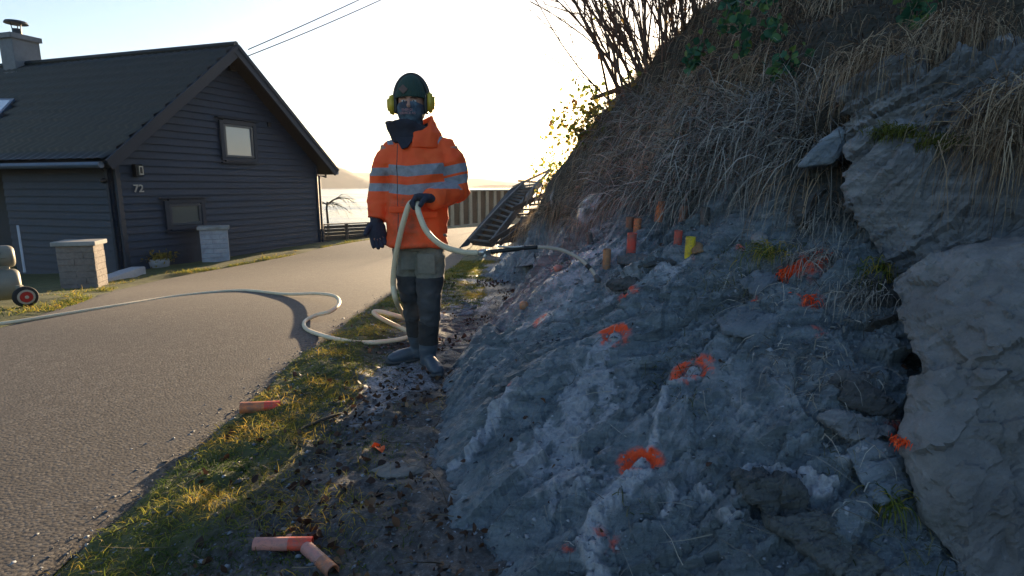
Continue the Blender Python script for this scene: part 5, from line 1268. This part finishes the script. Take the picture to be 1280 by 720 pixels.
# thigh pockets
M_pock = simple('grey green pocket cloth', (.22, .22, .19), (.14, .14, .12), 30, .85, .4, .003)
for px, py, dy, rz in ((533, 330, -.128, -.1), (512, 325, -.085, .3)):
    c = Q(px, py, dy); MB().box(c, (.115, .018, .13), Matrix.Rotation(rz, 3, 'Z') @ Matrix.Rotation(.06, 3, 'X'), .007).build('pocket', M_pock, tr_, smooth=True)

# --- boots
M_boot = simple('blue grey muddy rubber', (.075, .10, .13), (.045, .06, .08), 12, .45, .3, .003); M_neo = simple('black neoprene shaft', (.018, .020, .024), (.03, .03, .032), 25, .75, .3); M_sole = simple('grey rubber sole', (.10, .10, .10), (.05, .05, .05), 20, .85, .4)
for k, (k_, a) in enumerate(zip(kne, ank)):
    fd = np.array([.10, -.20, 0]) if k else np.array([-.21, -.09, 0]); L = np.linalg.norm(fd); fu = fd / L; base = np.array([a[0], a[1], .012]); hl = base - fu * .07
    m = MB(); top = k_ * .55 + a * .45
    m.tube([top + [0, 0, .03], top * .5 + a * .5, a + [0, 0, .03], base + [0, 0, .03]], [(.070, .074), (.066, .070), (.056, .064), (.052, .062)], 18, upv=UPV)
    toe = base + fu * .20
    m.tube([hl + [0, 0, .045], base + [0, 0, .055], base + fu * .09 + [0, 0, .052], base + fu * .15 + [0, 0, .043], toe + [0, 0, .036], toe + fu * .015 + [0, 0, .032]], [(.034, .040), (.043, .050), (.046, .048), (.050, .040), (.042, .030), (.022, .018)], 16, upv=(0, 0, 1))
    me = remesh(m.mesh('b'), .007, 3); folds(me, .004, 7, 220 + k, (1, 1, 2.5)); V = getco(me)
    bt_ = link('boot', me, [M_boot, M_neo], person); zs = top[2] - .13
    fc = np.empty(len(me.polygons) * 3, dtype=np.float32); me.polygons.foreach_get('center', fc); me.polygons.foreach_set('material_index', (fc.reshape(-1, 3)[:, 2] > zs).astype(np.int32))
    m = MB(); m.tube([hl - fu * .03 + [0, 0, .012], hl + [0, 0, .012], base + fu * .02 + [0, 0, .012], base + fu * .12 + [0, 0, .012], toe + [0, 0, .012], toe + fu * .03 + [0, 0, .012]], [(.020, .014), (.038, .016), (.040, .016), (.053, .016), (.046, .016), (.016, .012)], 14, upv=(0, 0, 1)); m.build('sole', M_sole, bt_, smooth=True)

# --- jacket
m = MB()
m.tube([Q(522, 166), Q(523, 173), Q(524, 181), Q(524, 195), Q(524, 215), Q(523, 240), Q(522, 265), Q(521, 288), Q(521, 306)],
       [(.095, .075), (.135, .095), (.175, .115), (.198, .140), (.200, .155), (.195, .158), (.195, .160), (.198, .165), (.200, .168)], 28, upv=UPV)
m.tube([shR + [.085, 0, .015], shR + [.03, 0, -.005], shR * .75 + elR * .25, shR * .4 + elR * .6, elR, elR * .5 + wrR * .5, wrR + [0, 0, .01]], [.055, .074, .084, .080, .076, .072, .064], 18)
m.tube([shL + [-.085, 0, .015], shL + [-.03, 0, -.005], shL * .75 + elL * .25, shL * .4 + elL * .6, elL + [.0, .01, .01], elL * .6 + wrL * .4 + [0, -.01, 0], wrL + (wrL - elL) * .04], [.055, .074, .086, .084, .080, .076, .054], 18)
me = remesh(m.mesh('j'), .008, 3)
def armdist(V, a, b2): ab = b2 - a; t = np.clip(((V - a) @ ab) / (ab @ ab), 0, 1); return np.linalg.norm(V - (a + t[:, None] * ab), axis=1), t
zc = lambda y: float(Q(525, y)[2])
def jx(V, N):
    d1, t1 = armdist(V, elL, wrL); d2, _ = armdist(V, shL, elL); e = np.exp(-(np.linalg.norm(V - elL, axis=1) / .12) ** 2)
    x0 = float(Q(503, 240)[0]); fr_ = (N[:, 1] < -.3) & (d1 > .10)
    plk = .006 * (1 - sstep(np.abs(V[:, 0] - x0 - .016), .018, .024)) * fr_
    hem = .006 * (1 - sstep(V[:, 2], zc(303), zc(300))) + .004 * np.exp(-((V[:, 2] - zc(250)) / .012) ** 2) * (-1) * fr_
    cuff = .005 * (t1 > .9) * (d1 < .09)
    return e * .006 * np.sin(t1 * 38) + plk + hem + cuff
folds(me, .015, 4.2, 240, (1, 1, 1.5), jx); V = getco(me); N = getno(me)
dT = np.abs(V[:, 0] - float(Q(524, 210)[0]))
aR, _ = armdist(V, shR, elR); aR2, _ = armdist(V, elR, wrR); aL, _ = armdist(V, shL, elL); fL, _ = armdist(V, elL, wrL)
isL = (aL < .105) & (V[:, 0] > float(Q(553, 210)[0])); isR = (np.minimum(aR, aR2) < .10) & (V[:, 0] < float(Q(489, 210)[0])); isF = (fL < .10) & (V[:, 1] < Y0 - .10) & (V[:, 2] < zc(236))
def bands(z, L_): 
    r = np.full(len(z), -1.0)
    for a, b2 in L_: lo, hi = zc(b2), zc(a); r = np.maximum(r, (hi - lo) / 2 - np.abs(z - (hi + lo) / 2))
    return r
xx = (V[:, 0] - float(Q(524, 210)[0])) 
zt = V[:, 2] + .05 * np.abs(xx) * 0 + .30 * np.maximum(0, .0 - np.abs(xx + .05)) + .10 * np.abs(xx + .05) * -1 + .012
f = bands(zt, [(206, 219), (229, 241)])
f = np.where(isL, bands(V[:, 2] - (V[:, 0] - shL[0]) * .22, [(208, 219), (222, 233)]), f); f = np.where(isR, bands(V[:, 2] + .0, [(210, 220), (229, 239)]), f)
f = np.where(isF, -1, f)
for cx, k_ in ((float(Q(549, 180)[0]), -.5), (float(Q(487, 180)[0]), .5)):
    g = .019 - np.abs((V[:, 0] - cx) + k_ * (V[:, 2] - zc(174))) ; g = np.where(V[:, 2] > zc(182), g, -1); f = np.maximum(f, g)
setattr_f(me, 'band', f); x0 = float(Q(503, 240)[0])
zip_ = np.where((N[:, 1] < -.2) & (~isF), .0035 - np.abs(V[:, 0] - x0 + .004), -1); setattr_f(me, 'zip', zip_)
dirt = np.exp(-(((V[:, 0] - float(Q(512, 265)[0])) / .11) ** 2 + ((V[:, 2] - zc(268)) / .20) ** 2)) * (N[:, 1] < 0); dirt = np.maximum(dirt, .9 * np.exp(-((V[:, 2] - zc(306)) / .03) ** 2)); dirt = np.maximum(dirt, .8 * np.exp(-(np.linalg.norm(V - wrR, axis=1) / .06) ** 2)); setattr_f(me, 'dirt', dirt)
M_or, nt, b = newmat('orange hi-vis cloth'); pos = geopos(nt); n = noisen(nt, 35, 5, .7, pos); n2 = noisen(nt, 7, 5, .7, pos)
oc = rampn(nt, n2, [(.3, (.95, .085, .015)), (.7, (1.0, .14, .025))])
dm = mathn(nt, 'MULTIPLY', attrn(nt, 'dirt'), rampn(nt, n2, [(.4, (.15, .15, .15)), (.6, (.9, .9, .9))])); oc = mixc(nt, dm, oc, (.16, .075, .05))
st_ = nd(nt, 'ShaderNodeMath', operation='GREATER_THAN'); nt.links.new(attrn(nt, 'band'), st_.inputs[0]); st_.inputs[1].default_value = 0
sg = rampn(nt, n, [(.3, (.22, .23, .26)), (.7, (.34, .35, .39))]); oc = mixc(nt, st_.outputs[0], oc, sg)
zp = nd(nt, 'ShaderNodeMath', operation='GREATER_THAN'); nt.links.new(attrn(nt, 'zip'), zp.inputs[0]); zp.inputs[1].default_value = 0; oc = mixc(nt, zp.outputs[0], oc, (.05, .03, .03))
nt.links.new(oc, b.inputs['Base Color']); b.inputs['Roughness'].default_value = .7; bumpn(nt, b, mathn(nt, 'ADD', n, n2), .35, .004)
jk = link('jacket', me, M_or, person)
M_plainor = simple('orange cloth', (1.0, .12, .02), (.9, .08, .015), 12, .7, .3, .003); M_navy = simple('dark fleece lining', (.022, .024, .036), (.035, .036, .05), 60, .95, .5, .003)
# pocket flaps
for px, py, dy in ((498, 262, -.165), (536, 268, -.175)):
    MB().box(Q(px, py, dy + .01), (.115, .016, .040), Matrix.Rotation(.0, 3, 'Z'), .006).build('pocket_flap', M_plainor, jk, smooth=True)
# dark open collar, orange stand of the collar on his left
def shell(rings, seg, thick, a0=0, a1=360):
    """rings = (centre, rx, ry, lift(angle))"""
    m = MB(); bm = m.bm; rows = []; full = (a1 - a0) >= 360; ns = seg if full else seg + 1
    for off_ in (0, thick):
        for (c, rx_, ry_, lf) in rings:
            row = []
            for k in range(ns):
                a = math.radians(a0 + (a1 - a0) * k / seg); row.append(bm.verts.new((c[0] + (rx_ - off_) * math.cos(a), c[1] + (ry_ - off_) * math.sin(a), c[2] + (lf(a) if lf else 0))))
            rows.append(row)
    nr_ = len(rings); order = list(range(nr_)) + [nr_ + i for i in range(nr_ - 1, -1, -1)]; order.append(order[0])
    for i in range(len(order) - 1):
        for k in range(seg if full else seg):
            j = (k + 1) % ns if full else k + 1
            bm.faces.new((rows[order[i]][k], rows[order[i]][j], rows[order[i + 1]][j], rows[order[i + 1]][k]))
    if not full:
        for k in (0, ns - 1): bm.faces.new([rows[o_][k] for o_ in order[:-1]])
    return m
nk = Q(516, 172, .0)
m = shell([(nk + [0, 0, -.035], .125, .115, None), (Q(513, 166), .135, .12, None), (Q(511, 158, -.01), .140, .125, lambda a: .022 * math.cos(a - math.pi) + .012 * math.sin(3 * a)), (Q(509, 154, -.01), .146, .122, lambda a: .008 * math.cos(a - math.pi) + .015 * math.sin(3 * a))], 40, .022); me = m.mesh('c'); me = remesh(me, .007, 2); folds(me, .006, 9, 260, (1, 1, 1)); link('collar_lining', me, M_navy, person)
m = shell([(nk + [.02, 0, -.07], .178, .135, None), (Q(523, 167), .150, .13, None), (Q(520, 156), .118, .12, lambda a: .020 * math.cos(a) - .055 * max(0, -math.sin(a)) ** 1.5), (Q(520, 151), .106, .11, lambda a: .030 * math.cos(a) + .012 * math.sin(2 * a) - .095 * max(0, -math.sin(a)) ** 1.5)], 30, .014, -92, 95); me = remesh(m.mesh('c'), .006, 2); folds(me, .006, 9, 261, (1, 1, 1)); link('collar', me, M_plainor, person)
MB().prism([Q(494, 172, -.115), Q(519, 170, -.115), Q(509, 184, -.148), Q(502, 186, -.150)], (0, .05, .0)).build('fleece_front', M_navy, person)
# --- gloves
M_glove = simple('dark navy work glove', (.022, .026, .045), (.04, .042, .06), 50, .8, .4, .002)
for c, hd, nr, cu, sd_, pr in ((wrR, hdR, (.4, -.75, .1), (.18, .30, .25), 1, elR), (wrL, hdL, (.05, -.15, -1), (.85, 1.1, .8), 1, elL)):
    m = MB(); dd = (c - pr) / np.linalg.norm(c - pr); hand_tubes(m, c, hd, nr, cu, sd_, 1.22, 1.22); m.tube([c - dd * .05, c + dd * .01], [.040, .036], 14)
    me = remesh(m.mesh('g'), .0035, 2); folds(me, .0012, 30, 270, (1, 1, 1)); link('glove', me, M_glove, person)
# --- beanie, ear defenders, neck gaiter
M_bean, nt, b = newmat('dark green ribbed knit'); tc = geopos(nt); n = noisen(nt, 220, 3, .6, tc); wv = nd(nt, 'ShaderNodeTexWave'); wv.bands_direction = 'X'; wv.inputs['Scale'].default_value = 32; wv.inputs['Distortion'].default_value = .4; nt.links.new(tc, wv.inputs[0])
nt.links.new(rampn(nt, n, [(.3, (.020, .045, .035)), (.7, (.045, .085, .068))]), b.inputs['Base Color']); b.inputs['Roughness'].default_value = .95; bumpn(nt, b, wv.outputs['Fac'], .5, .004)
def dome(c, r, zlo, zhi_cut=None, seg=40, rows=20, thick=.008, lo=None, inward=True):
    """part of an ellipsoid between two heights (fractions of r.z), closed with an inner wall"""
    m = MB(); bm = m.bm; R2 = []
    z1 = .999 if zhi_cut is None else zhi_cut
    for off_ in (0, thick):
        for i in range(rows + 1):
            v = i / rows; row = []
            for k in range(seg):
                a = 2 * math.pi * k / seg; l = zlo if lo is None else lo(a); zz = l + (z1 - l) * (1 - (1 - v) ** 1.6 if zhi_cut is None else v); rr = math.sqrt(max(0, 1 - zz * zz))
                row.append(bm.verts.new((c[0] + (r[0] - off_) * rr * math.cos(a), c[1] + (r[1] - off_) * rr * math.sin(a), c[2] + (r[2] - off_) * zz)))
            R2.append(row)
    n_ = rows + 1; order = list(range(n_)) + [n_ + i for i in range(n_ - 1, -1, -1)] + [0]
    for i in range(len(order) - 1):
        for k in range(seg): j = (k + 1) % seg; bm.faces.new((R2[order[i]][k], R2[order[i]][j], R2[order[i + 1]][j], R2[order[i + 1]][k]))
    return m
bc = HC + [0, .006, .012]
m = dome(bc, (.095, .110, .150), 0, None, lo=lambda a: .02 - .10 * max(0, math.sin(a)) + .04 * max(0, -math.sin(a))); me = m.mesh('h'); V = getco(me); N_ = V - bc; N_ /= np.linalg.norm(N_, axis=1, keepdims=True); V += N_ * (.003 * fbm(V, 14, 3, 280))[:, None]; setco(me, V)
bn = link('beanie', allsmooth(me), M_bean, person)
m = dome(bc + [0, 0, .0], (.099, .114, .152), 0, .30, rows=5, lo=lambda a: .02 - .12 * max(0, math.sin(a)) + .04 * max(0, -math.sin(a)), thick=.006); m.build('brim', M_bean, bn, smooth=True)
pc = HC + [-.028, -.108, .062]; MB().box(pc, (.042, .006, .042), Matrix.Rotation(.25, 3, 'Z') @ Matrix.Rotation(-.25, 3, 'X') @ Matrix.Rotation(.78, 3, 'Y'), .003).build('patch', simple('brown leather patch', (.16, .10, .08), None, 30, .7, .3), bn)
ear = thing('ear_defenders', None, None, tuple(HC)); ear.parent = person; ear.matrix_parent_inverse = world_matrix(person).inverted()
M_yel = simple('scuffed yellow plastic', (.72, .52, .04), (.5, .36, .05), 20, .4, .15, .002); M_bk = simple('black plastic', (.02, .022, .022), None, 30, .45, .2)
def place_child(me_name, mb, mat, par, smooth=True): return mb.build(me_name, mat, par, smooth)
for sx in (-1, 1):
    cc = HC + [sx * .122, .008, -.010 + (.008 if sx > 0 else -.006)]
    m = MB(); bmesh.ops.create_cube(m.bm, size=1); 
    for v in m.bm.verts: v.co = Vector(((v.co.x * .050 * (1 if v.co.x * sx < 0 else 1)), v.co.y * (.094 if v.co.x * sx < 0 else .070), v.co.z * (.128 if v.co.x * sx < 0 else .096)))
    bmesh.ops.bevel(m.bm, geom=list(m.bm.edges), offset=.014, segments=3, affect='EDGES')
    for v in m.bm.verts: v.co = v.co + Vector(cc)
    cup = m.build('cup', M_yel, ear, True)
    MB().box(HC + [sx * .092, .010, -.010], (.024, .086, .115), None, .009).build('cushion', M_bk, cup, True); MB().box(cc + [sx * .026, -.0, .006], (.006, .03, .05), None, .002).build('cup_badge', M_bk, cup)
arc = [HC + [math.cos(a) * .104, .022, .02 + math.sin(a) * .146] for a in np.linspace(-.15, math.pi + .15, 26)]
m = MB(); m.tube(arc, [(.016, .006)] * 26, 10, upv=(0, 1, 0)); m.build('headband', M_bk, ear, True)
# ear defenders are worn: a part of the person, its shells one level down
M_gait, nt, b = newmat('blue grey neck gaiter'); pos = geopos(nt); n = noisen(nt, 14, 4, .6, pos); n2 = noisen(nt, 150, 3, .6, pos)
nt.links.new(rampn(nt, n, [(.38, (.045, .042, .055)), (.5, (.055, .085, .12)), (.62, (.10, .155, .20))]), b.inputs['Base Color']); b.inputs['Roughness'].default_value = .9; bumpn(nt, b, n2, .3, .002)
m = MB(); m.tube([HC + [0, -.002, -.024], HC + [0, -.006, -.045], HC + [0, -.008, -.075], HC + [.0, -.004, -.110], HC + [.002, .006, -.140], Q(516, 166, .0), Q(518, 176, .0)], [(.084, .100), (.087, .106), (.084, .102), (.070, .086), (.072, .080), (.085, .085), (.095, .09)], 32, upv=UPV)
m.tube([HC + [.002, -.080, -.030], HC + [.002, -.098, -.038], HC + [.002, -.100, -.06]], [.022, .018, .012], 12)
me = remesh(m.mesh('g'), .0045, 2); folds(me, .0035, 14, 290, (1, 1, 1.5)); gt = link('neck_gaiter', me, M_gait, person)
M_txt = simple('pinkish print', (.42, .24, .26), None, 20, .8, 0); V0 = getco(me)
for body_, dz_, sz in (('ENERGI', -.058, .020), ('SERVICE AS', -.077, .020)):
    tm = text_mesh(body_, sz, .0006, .0003); v = getco(tm); out = []
    for q_ in v:
        X = HC[0] - .008 + q_[0]; Z = HC[2] + dz_ + q_[1]; near_ = V0[(np.abs(V0[:, 0] - X) < .008) & (np.abs(V0[:, 2] - Z) < .008)]
        yy = near_[:, 1].min() if len(near_) else HC[1] - .11; out.append((X, yy - .0015 + q_[2] * .5, Z))
    setco(tm, out); link('print', tm, M_txt, gt)

# ------------------------------------------------------------------ hose and blow pipe
M_hose = simple('cream rubber hose', (.80, .70, .50), (.64, .55, .37), 16, .5, .15, .002); HR = .0175
def g_(px, py, dz=0.0): p = GP(px, py); return p + [0, 0, .03 + dz]
pts = [g_(-70, 414), g_(0, 409), g_(70, 398), g_(150, 385), g_(225, 373), g_(300, 367, .01)]
def raised(px, py, h):     # a point h above the road, seen at that pixel
    return GP(px, py, h + .02)
pts += [raised(355, 367.5, .03), raised(395, 367, .07), raised(418, 370, .10), raised(424, 379, .10), raised(414, 389, .07), raised(396, 394, .035), raised(382, 401, .01), raised(381, 409, .01), raised(393, 416, .01), raised(425, 425, .035), raised(455, 428.5, .035), raised(488, 426, .035), raised(512, 421, .04), raised(528, 412, .03)]
pts += [raised(522, 404, .05), raised(500, 396, .16), raised(478, 390, .20), raised(467, 390, .20), raised(475, 397, .16), raised(497, 408, .07), raised(513, 414, .04), raised(519, 409, .05), raised(508, 398, .14)]
pts += [Q(496, 378, -.02), Q(491.5, 355, -.06), Q(494, 325, -.12), Q(499, 299, -.20), Q(505, 275, -.24), Q(513, 254, -.24)]
gp_ = np.array(wrL) + np.array(hdL) / np.linalg.norm(hdL) * .088 + np.array([0, -.0, -.028])
pts += [gp_ + [-.01, .055, -.010], gp_, gp_ + [.006, -.055, -.02]]
pts += [P(524, 268, 3.27), P(534, 290, 3.26), P(553, 307, 3.28), P(578, 315, 3.32), P(597, 316, 3.35)]
hose = thing('hose', 'long cream hose from the road edge through his hand to the blow pipe', 'hose', tuple(GP(400, 420)))
m = MB(); m.tube(spline(pts, 7), HR, 10); m.build('tubing', M_hose, hose, True)
m = MB(); a, b2 = P(596, 316, 3.35), P(612, 315, 3.38); m.tube([a, a + (b2 - a) * .25, a + (b2 - a) * .26, a + (b2 - a) * .6, a + (b2 - a) * .61, b2], [.017, .017, .021, .021, .018, .018], 12); m.build('coupling', M_silver, hose, True)
MB().tube([P(606, 321, 3.36), P(606, 311, 3.36)], .010, 8).build('coupling_lug', M_silver, hose)
lance = thing('blow_pipe', 'black and beige blow pipe with curved end pointing at the rock', 'blow pipe', tuple(P(650, 311, 3.4)))
m = MB(); m.tube(spline([P(611, 315, 3.38), P(630, 313, 3.39), P(648, 311, 3.41), P(660, 309.5, 3.42)], 4), [.014] * 9 + [.010] * 4, 12); m.build('grip', M_bk, lance, True)
m = MB(); m.tube(spline([P(622, 308, 3.37), P(640, 309, 3.38), P(655, 308, 3.39)], 4), .006, 8); m.build('lever', M_silver, lance, True)
tip = HB(747, 353); tt = np.dot(tip - CAM, FW)
pp_ = spline([P(655, 310, 3.42), P(675, 309, 3.44), P(700, 312, 3.47), P(722, 322, 3.46), P(738, 336, (3.46 + tt) / 2), tip + [0, 0, .02]], 6)
m = MB(); m.tube(pp_, .0115, 10); m.build('tube_end', simple('beige stiff tube', (.52, .44, .36), (.38, .32, .26), 20, .5, .1), lance, True)
m = MB(); m.tube(pp_[0:6], .0135, 10); m.build('tape', M_bk, lance, True); m = MB(); m.tube(pp_[22:25], .0145, 10); m.build('tape', M_bk, lance, True)
m = MB(); m.tube([pp_[-3], pp_[-1], pp_[-1] - [0, 0, .02]], [.015, .02, .02], 10); m.build('nozzle', PL['dark'], lance, True)
